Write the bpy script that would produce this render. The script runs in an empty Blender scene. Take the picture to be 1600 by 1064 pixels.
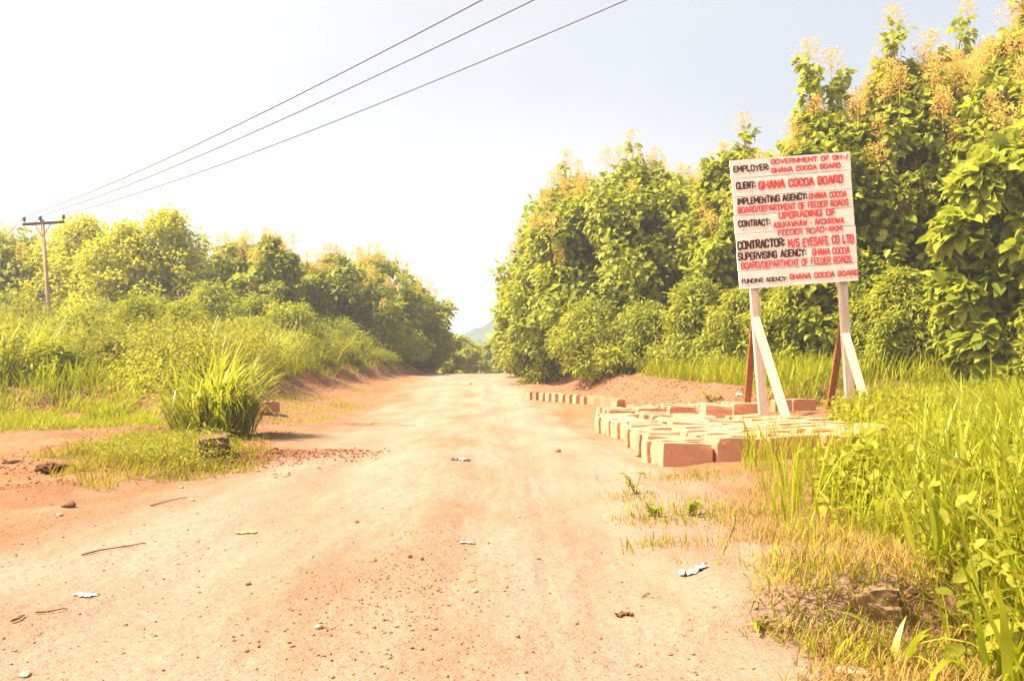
import bpy, bmesh, math, random
import numpy as np
from mathutils import Vector, Matrix

rad = math.radians
S = bpy.context.scene
COL = S.collection
rng = np.random.default_rng(11)
random.seed(11)

# ------------------------------------------------------------------ camera
F, PX, HY, EYE = 1300.0, 800.0, 588.0, 0.80      # focal length in photo pixels, horizon row, eye height
cam = bpy.data.cameras.new('camera')
cam.sensor_width = 36.0
cam.lens = F / 1600 * 36
cam.shift_y = (HY - 532) / 1600
cam.clip_start, cam.clip_end = 0.05, 6000
cam_o = bpy.data.objects.new('camera', cam)
cam_o.location = (0, 0, EYE)
cam_o.rotation_euler = (rad(90), 0, 0)
COL.objects.link(cam_o)
S.camera = cam_o

# ------------------------------------------------------------------ light
SUN_EL, SUN_AZ = 56.0, -97.0                       # azimuth from the view direction, negative = left
to_sun = Vector((math.sin(rad(SUN_AZ)) * math.cos(rad(SUN_EL)), math.cos(rad(SUN_AZ)) * math.cos(rad(SUN_EL)), math.sin(rad(SUN_EL))))
sl = bpy.data.lights.new('sun', 'SUN')
sl.energy = 4.0
sl.angle = rad(0.6)
sl.color = (1.0, 0.84, 0.64)
so = bpy.data.objects.new('sun', sl)
so.rotation_euler = to_sun.to_track_quat('Z', 'Y').to_euler()
so.location = (-20, 20, 40)
COL.objects.link(so)

w = bpy.data.worlds.new('World')
S.world = w
w.use_nodes = True
nt = w.node_tree
nt.nodes.clear()
wn = nt.nodes.new
out = wn('ShaderNodeOutputWorld')
bg = wn('ShaderNodeBackground')
bg.inputs['Strength'].default_value = 0.15
sky = wn('ShaderNodeTexSky')
sky.sky_type = 'NISHITA'
sky.sun_disc = False
sky.sun_elevation = rad(SUN_EL)
sky.sun_rotation = rad(SUN_AZ)
sky.air_density, sky.dust_density = 1.0, 2.0
tc = wn('ShaderNodeTexCoord')
mp = wn('ShaderNodeMapping')
mp.inputs['Scale'].default_value = (1.0, 1.0, 2.2)
mp.inputs['Location'].default_value = (0.35, 0.0, 0.1)
nz = wn('ShaderNodeTexNoise')
nz.inputs['Scale'].default_value = 1.6
nz.inputs['Detail'].default_value = 7
nz.inputs['Roughness'].default_value = 0.45
cr = wn('ShaderNodeValToRGB')
cr.color_ramp.elements[0].position, cr.color_ramp.elements[1].position = 0.16, 0.86
cr.color_ramp.elements[0].color = (0.0, 0.0, 0.0, 1)
cr.color_ramp.elements[1].color = (1, 1, 1, 1)
mx = wn('ShaderNodeMix')
mx.data_type = 'RGBA'
glow = wn('ShaderNodeMix')                          # cloud is brightest round the sun, up and to the left
glow.data_type = 'RGBA'
glow.inputs['A'].default_value = (1.50, 1.49, 1.46, 1)
glow.inputs['B'].default_value = (10.5, 9.3, 7.8, 1)
sund = wn('ShaderNodeVectorMath'); sund.operation = 'DOT_PRODUCT'
sund.inputs[1].default_value = tuple(to_sun)
gmap = wn('ShaderNodeMapRange'); gmap.interpolation_type = 'SMOOTHSTEP'
gmap.inputs['From Min'].default_value, gmap.inputs['From Max'].default_value = 0.30, 0.95
veil = wn('ShaderNodeMix')                          # thin high cloud over the blue
veil.data_type = 'RGBA'
veil.inputs['Factor'].default_value = 0.97
veil.inputs['B'].default_value = (0.93, 1.03, 1.16, 1)
dotn = wn('ShaderNodeVectorMath'); dotn.operation = 'DOT_PRODUCT'
dotn.inputs[1].default_value = (-0.75, -0.1, -0.75)   # more open sky high up and to the right
addn = wn('ShaderNodeMath'); addn.operation = 'MULTIPLY_ADD'
addn.inputs[1].default_value = 0.60
L = nt.links.new
L(tc.outputs['Generated'], mp.inputs['Vector']); L(mp.outputs['Vector'], nz.inputs['Vector'])
L(tc.outputs['Generated'], dotn.inputs[0]); L(dotn.outputs['Value'], addn.inputs[0]); L(nz.outputs['Fac'], addn.inputs[2])
L(addn.outputs[0], cr.inputs['Fac']); L(cr.outputs['Color'], mx.inputs['Factor'])
L(tc.outputs['Generated'], sund.inputs[0]); L(sund.outputs['Value'], gmap.inputs['Value']); L(gmap.outputs['Result'], glow.inputs['Factor']); L(glow.outputs['Result'], mx.inputs['B'])
L(sky.outputs['Color'], veil.inputs['A']); L(veil.outputs['Result'], mx.inputs['A']); L(mx.outputs['Result'], bg.inputs['Color'])
L(bg.outputs['Background'], out.inputs['Surface'])

S.view_settings.view_transform = 'Standard'
S.view_settings.look = 'None'
S.view_settings.gamma = 1
S.view_settings.exposure = 2.15
S.render.engine = 'CYCLES'
S.cycles.max_bounces = 10
S.cycles.diffuse_bounces = 6
S.cycles.transmission_bounces = 8
S.cycles.transparent_max_bounces = 8

# ------------------------------------------------------------------ helpers
def tag(o, label=None, cat=None, group=None, kind=None):
    if label: o['label'] = label
    if cat: o['category'] = cat
    if group: o['group'] = group
    if kind: o['kind'] = kind
    return o

def empty(name, loc=(0, 0, 0), rot=(0, 0, 0)):
    o = bpy.data.objects.new(name, None)
    o.empty_display_size = 0.2
    o.location = loc
    o.rotation_euler = rot
    COL.objects.link(o)
    return o

def link(name, me, mat=None, parent=None):
    o = bpy.data.objects.new(name, me)
    if mat is not None and not me.materials: me.materials.append(mat)
    if parent is not None: o.parent = parent
    COL.objects.link(o)
    return o

def mesh_np(name, V, faces, smooth=False):
    """V (n,3); faces: list of int arrays (m,k)"""
    me = bpy.data.meshes.new(name)
    V = np.asarray(V, dtype=np.float32)
    me.vertices.add(len(V))
    me.vertices.foreach_set('co', V.ravel())
    loops, starts, c = [], [], 0
    for f in faces:
        f = np.asarray(f, dtype=np.int32)
        if not len(f): continue
        m, k = f.shape
        loops.append(f.ravel())
        starts.append(c + np.arange(m, dtype=np.int32) * k)
        c += m * k
    lp = np.concatenate(loops); st = np.concatenate(starts)
    me.loops.add(len(lp))
    me.loops.foreach_set('vertex_index', lp)
    me.polygons.add(len(st))
    me.polygons.foreach_set('loop_start', st)
    me.update(calc_edges=True)
    if smooth: me.polygons.foreach_set('use_smooth', np.ones(len(st), dtype=bool))
    return me

class MB:
    """collects simple solids into one mesh"""
    def __init__(s): s.v, s.f = [], []
    def add(s, vs, fs):
        b = len(s.v); s.v += [tuple(v) for v in vs]; s.f += [tuple(i + b for i in f) for f in fs]
    def box(s, c, d, M=None):
        x, y, z = (q / 2 for q in d)
        vs = [Vector((a * x, b * y, e * z)) for a in (-1, 1) for b in (-1, 1) for e in (-1, 1)]
        if M is not None: vs = [M @ v for v in vs]
        vs = [v + Vector(c) for v in vs]
        s.add(vs, [(0, 1, 3, 2), (4, 6, 7, 5), (0, 4, 5, 1), (2, 3, 7, 6), (0, 2, 6, 4), (1, 5, 7, 3)])
    def bar(s, a, b, wx, wy, side=(1, 0, 0)):
        a, b = Vector(a), Vector(b)
        z = (b - a).normalized(); x = Vector(side); x = (x - z * x.dot(z)).normalized(); y = z.cross(x)
        M = Matrix((x, y, z)).transposed()
        s.box((a + b) / 2, (wx, wy, (b - a).length), M)
    def tube(s, pts, rs, n=7):
        pts = [Vector(p) for p in pts]; b = len(s.v)
        up = Vector((0.3, 0.2, 1))
        for i, p in enumerate(pts):
            d = (pts[min(i + 1, len(pts) - 1)] - pts[max(i - 1, 0)])
            d = d.normalized() if d.length > 1e-9 else Vector((0, 0, 1))
            u = d.cross(Vector((1, 0, 0)) if abs(d.x) < 0.8 else Vector((0, 1, 0))).normalized(); v = d.cross(u)
            for k in range(n):
                t = 2 * math.pi * k / n
                s.v.append(tuple(p + (u * math.cos(t) + v * math.sin(t)) * rs[i]))
        for i in range(len(pts) - 1):
            for k in range(n):
                k2 = (k + 1) % n
                s.f.append((b + i * n + k, b + i * n + k2, b + (i + 1) * n + k2, b + (i + 1) * n + k))
        s.f.append(tuple(b + k for k in reversed(range(n))))
        s.f.append(tuple(b + (len(pts) - 1) * n + k for k in range(n)))
    def lathe(s, prof, base=(0, 0, 0), n=12):
        b = len(s.v)
        for r, z in prof:
            for k in range(n):
                t = 2 * math.pi * k / n
                s.v.append((base[0] + r * math.cos(t), base[1] + r * math.sin(t), base[2] + z))
        for i in range(len(prof) - 1):
            for k in range(n):
                k2 = (k + 1) % n
                s.f.append((b + i * n + k, b + i * n + k2, b + (i + 1) * n + k2, b + (i + 1) * n + k))
        s.f.append(tuple(b + k for k in reversed(range(n))))
        s.f.append(tuple(b + (len(prof) - 1) * n + k for k in range(n)))
    def mesh(s, name, smooth=False, bevel=0):
        me = bpy.data.meshes.new(name)
        me.from_pydata(s.v, [], s.f)
        if bevel:
            bm = bmesh.new(); bm.from_mesh(me)
            bmesh.ops.bevel(bm, geom=list(bm.edges), offset=bevel, segments=2, affect='EDGES', profile=0.6)
            bm.to_mesh(me); bm.free()
        me.update()
        if smooth:
            for p in me.polygons: p.use_smooth = True
        return me
    def build(s, name, mat, parent=None, smooth=False, bevel=0):
        return link(name, s.mesh(name, smooth, bevel), mat, parent)

def hash2(ix, iy, seed):
    n = (ix.astype(np.int64) * 374761393 + iy.astype(np.int64) * 668265263 + seed * 974634777) & 0xffffffff
    n = ((n ^ (n >> 13)) * 1274126177) & 0xffffffff
    return ((n ^ (n >> 16)) & 0xffff) / 65535.0
def vnoise(x, y, seed=0):
    x, y = np.asarray(x, float), np.asarray(y, float)
    ix, iy = np.floor(x), np.floor(y); fx, fy = x - ix, y - iy
    fx = fx * fx * (3 - 2 * fx); fy = fy * fy * (3 - 2 * fy)
    a, b = hash2(ix, iy, seed), hash2(ix + 1, iy, seed)
    c, d = hash2(ix, iy + 1, seed), hash2(ix + 1, iy + 1, seed)
    return (a * (1 - fx) + b * fx) * (1 - fy) + (c * (1 - fx) + d * fx) * fy
def fbm(x, y, seed=0, o=4):
    s, a, t = 0, 0.5, 0
    for i in range(o):
        s = s + a * (vnoise(x * 2 ** i + 17.3 * i, y * 2 ** i - 9.1 * i, seed + i) - 0.5); t += a; a *= 0.5
    return s / t                                                   # about -0.5 .. 0.5
def sm(t):
    t = np.clip(t, 0, 1); return t * t * (3 - 2 * t)

# ------------------------------------------------------------------ terrain shape
def road_c(y): return -0.25 - 0.045 * np.clip(y, -20, 70)
def bank_right(x, y):      # distance into the raised ground on the right (positive inside)
    return np.minimum(y - 15.6, x - (3.4 - (np.clip(y, 10, 45) - 15.6) * 0.13)) + fbm(x * 0.9, y * 0.9, 5) * 0.9
def bank_left(x, y):
    lx = -5.2 - sm((y - 15) / 12) * 0.3 + np.clip(y - 20, 0, 30) * 0.035
    return np.minimum(y - (14.2 + 0.1 * np.clip(-x - 6, 0, 30)), lx - x) + fbm(x * 0.8, y * 0.8, 9) * 1.1 + fbm(x * 0.35, y * 0.35, 14) * 2.2 * sm((-x - 5.5) / 2)
def ground_z(x, y):
    x, y = np.asarray(x, float), np.asarray(y, float)
    z = 0.95 * sm((y - 14) / 31) - 4.5 * sm((y - 46) / 60)
    z = z + 0.052 * np.clip(x - 1.2, 0, 6) * sm((y - 1) / 3)
    z = z + 0.30 * sm((y - 11) / 9) * sm((road_c(y) - 2.3 - x) / 2.2) * (1 - sm((y - 38) / 10))
    br = bank_right(x, y)
    z = z + (0.36 + 0.22 * fbm(x * 1.3, y * 1.3, 23)) * sm((br + 0.2) / 1.2) + 0.13 * np.exp(-((br - 0.9) / 0.8) ** 2) * (1 - 0.8 * sm((x - 3.8) / 1.5)) * (0.7 + 1.2 * fbm(x * 1.5, y * 1.5, 21))
    bl = bank_left(x, y)
    z = z + 0.34 * sm((bl + 0.2) / 1.1) + 0.12 * np.exp(-((bl - 0.8) / 0.7) ** 2) + 0.55 * sm((bl - 1.5) / 9)
    # little red spoil heap beside the near weed patch, ruts and lumps
    z = z + 0.10 * np.exp(-(((x + 2.55) / 0.75) ** 2 + ((y - 7.6 - (x + 2.5) * 0.9) / 0.55) ** 2)) * (1 + 1.5 * fbm(x * 5, y * 5, 31))
    z = z + 0.12 * np.exp(-(((x + 5.1) / 1.0) ** 2 + ((y - 10.6 - (x + 5) * 0.8) / 0.5) ** 2)) * (1 + 1.5 * fbm(x * 5, y * 5, 33))
    near = 1 - sm((y - 25) / 30)
    d = np.abs(x - road_c(y))
    z = z + near * (-0.022 * np.exp(-((d - 0.85) / 0.22) ** 2) + 0.014 * np.exp(-(d / 0.3) ** 2) + 0.030 * fbm(x * 4.5, y * 0.4, 161) * (1 - sm((d - 1.8) / 0.6)))
    z = z + 0.16 * fbm(x * 2.2, y * 2.2, 163, 5) * sm((d - 2.0) / 0.8) * sm((-x - 1.2) / 0.6) * sm((y - 4) / 2) * (1 - sm((y - 15) / 3))
    z = z + near * (0.05 * fbm(x * 0.7, y * 0.35, 1) + 0.018 * fbm(x * 3, y * 1.8, 2) + 0.012 * sm((d - 1.8) / 1.0) * fbm(x * 9, y * 9, 3, 3) * 2)
    z = z + 0.02 * sm((d - 2.0) / 0.3) * np.clip(1 - sm((d - 2.5) / 0.7), 0, 1)
    z = z + 0.15 * sm((y - 2.60) / 0.14) * (1 - sm((y - 2.9) / 1.6)) * np.exp(-((x - 1.2) / 0.55) ** 2)      # bank behind the concrete stub
    z = z - 0.07 * np.exp(-(((x - 1.22) / 0.28) ** 2 + ((y - 2.42) / 0.2) ** 2))
    return z
def gz(x, y): return float(ground_z(np.array([x]), np.array([y]))[0])
def at(px, py, Y): return Vector(((px - PX) * Y / F, Y, EYE + (HY - py) * Y / F))
def weed_island(x, y):     # weeds on the left around the tall grass clump (positive inside)
    a = 1 - np.sqrt(((x + 3.55 + (y - 8.6) * 0.28) / 1.15) ** 2 + ((y - 8.7) / 2.9) ** 2)
    return a + fbm(x * 1.3, y * 1.0, 41) * 0.7
def weed_strip(x, y):      # strip of weeds between the side track and the bank
    a = 1 - np.sqrt(((x + 7.0) / 3.4) ** 2 + ((y - 13.2 - (x + 7) * 0.35) / 1.6) ** 2)
    return a + fbm(x * 0.8, y * 0.8, 43) * 1.3 + fbm(x * 2.4, y * 2.4, 45) * 0.8

# ------------------------------------------------------------------ materials
def newmat(name):
    m = bpy.data.materials.new(name); m.use_nodes = True
    n = m.node_tree; n.nodes.clear()
    o = n.nodes.new('ShaderNodeOutputMaterial')
    return m, n, o
def principled(n, rough=0.8, spec=0.2):
    p = n.nodes.new('ShaderNodeBsdfPrincipled')
    p.inputs['Roughness'].default_value = rough
    p.inputs['Specular IOR Level'].default_value = spec
    return p
def noise(n, scale, detail=5, rough=0.6, vec=None, dist=0):
    t = n.nodes.new('ShaderNodeTexNoise')
    t.inputs['Scale'].default_value = scale; t.inputs['Detail'].default_value = detail; t.inputs['Roughness'].default_value = rough
    t.inputs['Distortion'].default_value = dist
    if vec is not None: n.links.new(vec, t.inputs['Vector'])
    return t
def ramp(n, fac, stops):
    r = n.nodes.new('ShaderNodeValToRGB')
    el = r.color_ramp.elements
    while len(el) < len(stops): el.new(0.5)
    for e, (p, c) in zip(el, stops):
        e.position = p; e.color = (*c, 1) if len(c) == 3 else c
    n.links.new(fac, r.inputs['Fac'])
    return r
def mixc(n, fac, a, b, blend='MIX'):
    m = n.nodes.new('ShaderNodeMix'); m.data_type = 'RGBA'; m.blend_type = blend
    for k, v in (('Factor', fac), ('A', a), ('B', b)):
        if isinstance(v, (int, float)): m.inputs[k].default_value = v
        elif isinstance(v, tuple): m.inputs[k].default_value = (*v, 1)
        else: n.links.new(v, m.inputs[k])
    return m.outputs['Result']
def math_n(n, op, a, b):
    m = n.nodes.new('ShaderNodeMath'); m.operation = op
    for i, v in enumerate((a, b)):
        if isinstance(v, (int, float)): m.inputs[i].default_value = v
        else: n.links.new(v, m.inputs[i])
    return m.outputs[0]
def objcoord(n): return n.nodes.new('ShaderNodeTexCoord').outputs['Object']

def leaf_mat(name, stops, trans, tcol, rough=0.55, spec=0.22):
    m, n, o = newmat(name)
    g = n.nodes.new('ShaderNodeNewGeometry')
    c = ramp(n, g.outputs['Random Per Island'], stops).outputs['Color']
    big = noise(n, 0.55, 2, 0.5, objcoord(n))
    c = mixc(n, ramp(n, big.outputs['Fac'], [(0.35, (0, 0, 0)), (0.7, (1, 1, 1))]).outputs['Color'], c, mixc(n, 0.45, c, tcol), 'MIX')
    p = principled(n, rough, spec)
    n.links.new(c, p.inputs['Base Color'])
    t = n.nodes.new('ShaderNodeBsdfTranslucent')
    n.links.new(mixc(n, 0.55, c, tcol), t.inputs['Color'])
    s = n.nodes.new('ShaderNodeMixShader'); s.inputs[0].default_value = trans
    n.links.new(p.outputs[0], s.inputs[1]); n.links.new(t.outputs[0], s.inputs[2])
    n.links.new(s.outputs[0], o.inputs['Surface'])
    return m

M_TEAK = leaf_mat('teak_leaf', [(0.0, (0.108, 0.141, 0.010)), (0.4, (0.178, 0.214, 0.014)), (0.8, (0.281, 0.302, 0.029)), (1, (0.413, 0.390, 0.066))], 0.45, (0.413, 0.439, 0.024))
M_ACACIA = leaf_mat('fine_leaf', [(0.0, (0.222, 0.240, 0.011)), (0.5, (0.355, 0.364, 0.018)), (1, (0.534, 0.495, 0.036))], 0.45, (0.652, 0.612, 0.027))
M_SHRUB = leaf_mat('shrub_leaf', [(0.0, (0.123, 0.158, 0.009)), (0.5, (0.217, 0.251, 0.018)), (1, (0.375, 0.379, 0.040))], 0.45, (0.433, 0.430, 0.023))
M_GRASS = leaf_mat('green_grass', [(0.0, (0.133, 0.167, 0.004)), (0.5, (0.233, 0.258, 0.007)), (0.9, (0.333, 0.319, 0.013)), (1, (0.488, 0.400, 0.056))], 0.42, (0.400, 0.412, 0.007), 0.65, 0.15)
M_TURF = leaf_mat('sparse_turf', [(0.0, (0.126, 0.117, 0.006)), (0.5, (0.216, 0.189, 0.012)), (0.85, (0.306, 0.243, 0.032)), (1, (0.378, 0.252, 0.072))], 0.36, (0.324, 0.288, 0.016), 0.7, 0.1)
M_CLUMP = leaf_mat('clump_grass', [(0.0, (0.124, 0.168, 0.008)), (0.6, (0.247, 0.280, 0.014)), (1, (0.469, 0.426, 0.062))], 0.42, (0.445, 0.448, 0.021), 0.4, 0.4)
M_DRY = leaf_mat('dry_grass', [(0.0, (0.166, 0.087, 0.018)), (0.4, (0.282, 0.158, 0.038)), (0.85, (0.381, 0.240, 0.075)), (1, (0.182, 0.166, 0.015))], 0.25, (0.347, 0.248, 0.053))
M_WEED = leaf_mat('weed_leaf', [(0.0, (0.098, 0.117, 0.008)), (0.5, (0.197, 0.202, 0.015)), (1, (0.335, 0.292, 0.041))], 0.40, (0.353, 0.333, 0.015), 0.6, 0.15)
M_BLOOM = leaf_mat('cream_blossom', [(0.0, (0.507, 0.293, 0.050)), (0.5, (0.670, 0.449, 0.116)), (1, (0.750, 0.565, 0.215))], 0.45, (0.710, 0.468, 0.099), 0.8, 0.1)

def bark_mat(name, a, b):
    m, n, o = newmat(name)
    mp_ = n.nodes.new('ShaderNodeMapping'); mp_.inputs['Scale'].default_value = (9, 9, 1.6)
    n.links.new(objcoord(n), mp_.inputs['Vector'])
    t = noise(n, 2.0, 5, 0.65, mp_.outputs['Vector'])
    p = principled(n, 0.9, 0.1)
    n.links.new(ramp(n, t.outputs['Fac'], [(0.3, a), (0.7, b)]).outputs['Color'], p.inputs['Base Color'])
    bp = n.nodes.new('ShaderNodeBump'); bp.inputs['Strength'].default_value = 0.5; bp.inputs['Distance'].default_value = 0.02
    n.links.new(t.outputs['Fac'], bp.inputs['Height']); n.links.new(bp.outputs[0], p.inputs['Normal'])
    n.links.new(p.outputs[0], o.inputs['Surface'])
    return m
M_BARK = bark_mat('bark', (0.10, 0.055, 0.025), (0.26, 0.16, 0.085))
M_TWIG = bark_mat('dry_stick', (0.120, 0.053, 0.022), (0.225, 0.120, 0.053))
M_STRAW = bark_mat('straw', (0.266, 0.182, 0.070), (0.406, 0.308, 0.140))

def stone_mat(name, a, b, sc=18, bump=0.5, c=None):
    m, n, o = newmat(name)
    oc = objcoord(n)
    t = noise(n, sc, 6, 0.65, oc); t2 = noise(n, sc * 0.22, 3, 0.5, oc)
    col = mixc(n, t2.outputs['Fac'], ramp(n, t.outputs['Fac'], [(0.3, a), (0.7, b)]).outputs['Color'], c or b)
    oi = n.nodes.new('ShaderNodeObjectInfo')
    hv = n.nodes.new('ShaderNodeHueSaturation')
    n.links.new(math_n(n, 'ADD', math_n(n, 'MULTIPLY', oi.outputs['Random'], 0.42), 0.74), hv.inputs['Value'])
    n.links.new(col, hv.inputs['Color'])
    p = principled(n, 0.92, 0.12)
    n.links.new(hv.outputs['Color'], p.inputs['Base Color'])
    bp = n.nodes.new('ShaderNodeBump'); bp.inputs['Strength'].default_value = bump; bp.inputs['Distance'].default_value = 0.006
    n.links.new(t.outputs['Fac'], bp.inputs['Height']); n.links.new(bp.outputs[0], p.inputs['Normal'])
    n.links.new(p.outputs[0], o.inputs['Surface'])
    return m
M_BLOCK = stone_mat('sandcrete', (0.451, 0.195, 0.110), (0.623, 0.307, 0.185), 30, 1.0, (0.557, 0.258, 0.151))
M_CONC = stone_mat('old_concrete', (0.097, 0.059, 0.027), (0.292, 0.194, 0.103), 26, 1.0, (0.173, 0.113, 0.054))
M_STONE = stone_mat('red_stone', (0.143, 0.065, 0.029), (0.260, 0.143, 0.072), 30, 0.5)
M_CLOD = stone_mat('earth_crumb', (0.151, 0.060, 0.025), (0.294, 0.124, 0.057), 40, 0.5)
M_GRIT = stone_mat('grit', (0.163, 0.068, 0.029), (0.346, 0.189, 0.092), 30, 0.3)
M_PALE = stone_mat('pale_stone', (0.260, 0.192, 0.124), (0.372, 0.291, 0.205), 30, 0.4)
M_MUD = stone_mat('dark_clod', (0.042, 0.021, 0.010), (0.126, 0.059, 0.025), 16, 1.0)

def soil_mat():
    m, n, o = newmat('laterite_soil')
    oc = objcoord(n)
    def attr(k):
        a = n.nodes.new('ShaderNodeAttribute'); a.attribute_name = k; return a.outputs['Fac']
    mpx = n.nodes.new('ShaderNodeMapping'); mpx.inputs['Scale'].default_value = (1.0, 0.3, 1.0); n.links.new(oc, mpx.inputs['Vector'])
    mid = noise(n, 1.5, 7, 0.62, mpx.outputs['Vector'])
    wide = noise(n, 0.45, 4, 0.5, oc)
    fine = noise(n, 42, 5, 0.75, oc)
    grit = noise(n, 130, 3, 0.7, oc)
    r = math_n(n, 'ADD', attr('road'), math_n(n, 'MULTIPLY', math_n(n, 'SUBTRACT', mid.outputs['Fac'], 0.5), 1.1))
    side = mixc(n, ramp(n, mid.outputs['Fac'], [(0.35, (0, 0, 0)), (0.65, (1, 1, 1))]).outputs['Color'], (0.215, 0.106, 0.048), (0.255, 0.143, 0.078))
    pale = mixc(n, ramp(n, mid.outputs['Fac'], [(0.38, (0, 0, 0)), (0.62, (1, 1, 1))]).outputs['Color'], (0.252, 0.160, 0.108), (0.290, 0.208, 0.155))
    c = mixc(n, ramp(n, r, [(0.2, (0, 0, 0)), (0.85, (1, 1, 1))]).outputs['Color'], side, pale)
    redm = math_n(n, 'ADD', attr('red'), math_n(n, 'MULTIPLY', math_n(n, 'SUBTRACT', wide.outputs['Fac'], 0.5), 0.6))
    redc = mixc(n, fine.outputs['Fac'], (0.16, 0.070, 0.036), (0.27, 0.140, 0.080))
    c = mixc(n, ramp(n, redm, [(0.35, (0, 0, 0)), (0.75, (1, 1, 1))]).outputs['Color'], c, redc)
    c = mixc(n, ramp(n, attr('litter'), [(0.2, (0, 0, 0)), (0.8, (0.85, 0.85, 0.85))]).outputs['Color'], c, mixc(n, fine.outputs['Fac'], (0.08, 0.055, 0.014), (0.20, 0.13, 0.035)))
    c = mixc(n, 0.85, c, ramp(n, fine.outputs['Fac'], [(0.30, (0.35, 0.26, 0.2)), (0.43, (1, 1, 1)), (0.7, (1.12, 1.12, 1.12))]).outputs['Color'], 'MULTIPLY')
    c = mixc(n, 0.75, c, ramp(n, grit.outputs['Fac'], [(0.31, (0.20, 0.11, 0.06)), (0.39, (1, 1, 1))]).outputs['Color'], 'MULTIPLY')
    p = principled(n, 0.95, 0.08)
    n.links.new(c, p.inputs['Base Color'])
    hsum = math_n(n, 'ADD', math_n(n, 'MULTIPLY', fine.outputs['Fac'], 1.0), math_n(n, 'MULTIPLY', grit.outputs['Fac'], 0.4))
    hsum = math_n(n, 'ADD', hsum, math_n(n, 'MULTIPLY', noise(n, 9, 5, 0.6, oc).outputs['Fac'], 2.2))
    bp = n.nodes.new('ShaderNodeBump'); bp.inputs['Strength'].default_value = 0.9; bp.inputs['Distance'].default_value = 0.017
    n.links.new(hsum, bp.inputs['Height']); n.links.new(bp.outputs[0], p.inputs['Normal'])
    n.links.new(p.outputs[0], o.inputs['Surface'])
    return m
M_SOIL = soil_mat()

def simple(name, col, rough=0.7, spec=0.2, var=0.15, sc=6):
    m, n, o = newmat(name)
    t = noise(n, sc, 4, 0.6, objcoord(n))
    p = principled(n, rough, spec)
    a = tuple(c * (1 - var) for c in col); b = tuple(min(1, c * (1 + var)) for c in col)
    n.links.new(ramp(n, t.outputs['Fac'], [(0.3, a), (0.7, b)]).outputs['Color'], p.inputs['Base Color'])
    n.links.new(p.outputs[0], o.inputs['Surface'])
    return m
def wood_mat(name, a, b, stain=None):
    m, n, o = newmat(name)
    mp_ = n.nodes.new('ShaderNodeMapping'); mp_.inputs['Scale'].default_value = (1.2, 14, 14) if stain == 'h' else (14, 14, 1.2)
    oc = objcoord(n); n.links.new(oc, mp_.inputs['Vector'])
    t = noise(n, 2.2, 6, 0.65, mp_.outputs['Vector'], 0.4)
    blot = noise(n, 2.5, 4, 0.6, oc)
    c = ramp(n, t.outputs['Fac'], [(0.28, a), (0.6, b)]).outputs['Color']
    c = mixc(n, ramp(n, blot.outputs['Fac'], [(0.45, (0, 0, 0)), (0.8, (0.7, 0.7, 0.7))]).outputs['Color'], c, a)
    p = principled(n, 0.75, 0.15)
    n.links.new(c, p.inputs['Base Color'])
    bp = n.nodes.new('ShaderNodeBump'); bp.inputs['Strength'].default_value = 0.3; bp.inputs['Distance'].default_value = 0.004
    n.links.new(t.outputs['Fac'], bp.inputs['Height']); n.links.new(bp.outputs[0], p.inputs['Normal'])
    n.links.new(p.outputs[0], o.inputs['Surface'])
    return m
M_BOARD = wood_mat('white_painted_plank', (0.644, 0.512, 0.445), (0.796, 0.682, 0.616), 'h')
M_POST = wood_mat('weathered_paint', (0.425, 0.298, 0.221), (0.561, 0.443, 0.366))
M_RAW = wood_mat('fresh_timber', (0.414, 0.326, 0.185), (0.548, 0.459, 0.296))
M_BROWN = wood_mat('red_timber', (0.173, 0.061, 0.018), (0.274, 0.112, 0.040))
M_BLACKPAINT = simple('black_paint', (0.064, 0.021, 0.013), 0.7, 0.15, 0.55, 14)
M_REDPAINT = simple('red_paint', (0.576, 0.068, 0.060), 0.7, 0.15, 0.30, 14)
M_POLE = simple('pole_wood', (0.324, 0.237, 0.164), 0.85, 0.1, 0.25, 3)
M_ARM = simple('crossarm', (0.13, 0.065, 0.04), 0.7, 0.2, 0.2)
M_PORC = simple('porcelain', (0.10, 0.055, 0.06), 0.25, 0.5, 0.1)
M_WIRE = simple('wire', (0.07, 0.055, 0.055), 0.6, 0.3, 0.1)
M_LITTER = simple('white_plastic', (0.302, 0.294, 0.277), 0.5, 0.3, 0.1, 10)
M_HILL = simple('hill_forest', (0.030, 0.062, 0.050), 0.95, 0.0, 0.45, 0.05)

# ------------------------------------------------------------------ ground and road (one surface, two sheets meeting edge to edge)
def axis(lim, n, k): 
    t = np.linspace(-1, 1, n); return np.sinh(t * k) / np.sinh(k) * lim
ys = [-6.0]
while ys[-1] < 1500:
    y = ys[-1]; ys.append(y + (0.5 if y < 1.2 else max(0.028, 0.0085 * (y - 0.2)) if y < 75 else 0.06 * y))
ys = np.array(ys)
xs = axis(900, 620, 9.2)
Xg, Yg = np.meshgrid(xs, ys)
Zg = ground_z(Xg, Yg)
Vg = np.stack([Xg, Yg, Zg], -1).reshape(-1, 3)
nx, ny = len(xs), len(ys)
idx = np.arange(nx * ny).reshape(ny, nx)
Q = np.stack([idx[:-1, :-1], idx[:-1, 1:], idx[1:, 1:], idx[1:, :-1]], -1).reshape(-1, 4)
xf, yf = Xg.ravel(), Yg.ravel()
dr = np.abs(xf - road_c(yf))
a_road = 1 - sm((dr - 1.35 - 0.35 * fbm(xf * 0.6, yf * 0.3, 51)) / 1.5)
track = np.exp(-((dr - 0.9) / 0.55) ** 2)
a_road = np.clip(a_road * (0.72 + 0.3 * track), 0, 1)
bl, br = bank_left(xf, yf), bank_right(xf, yf)
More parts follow.
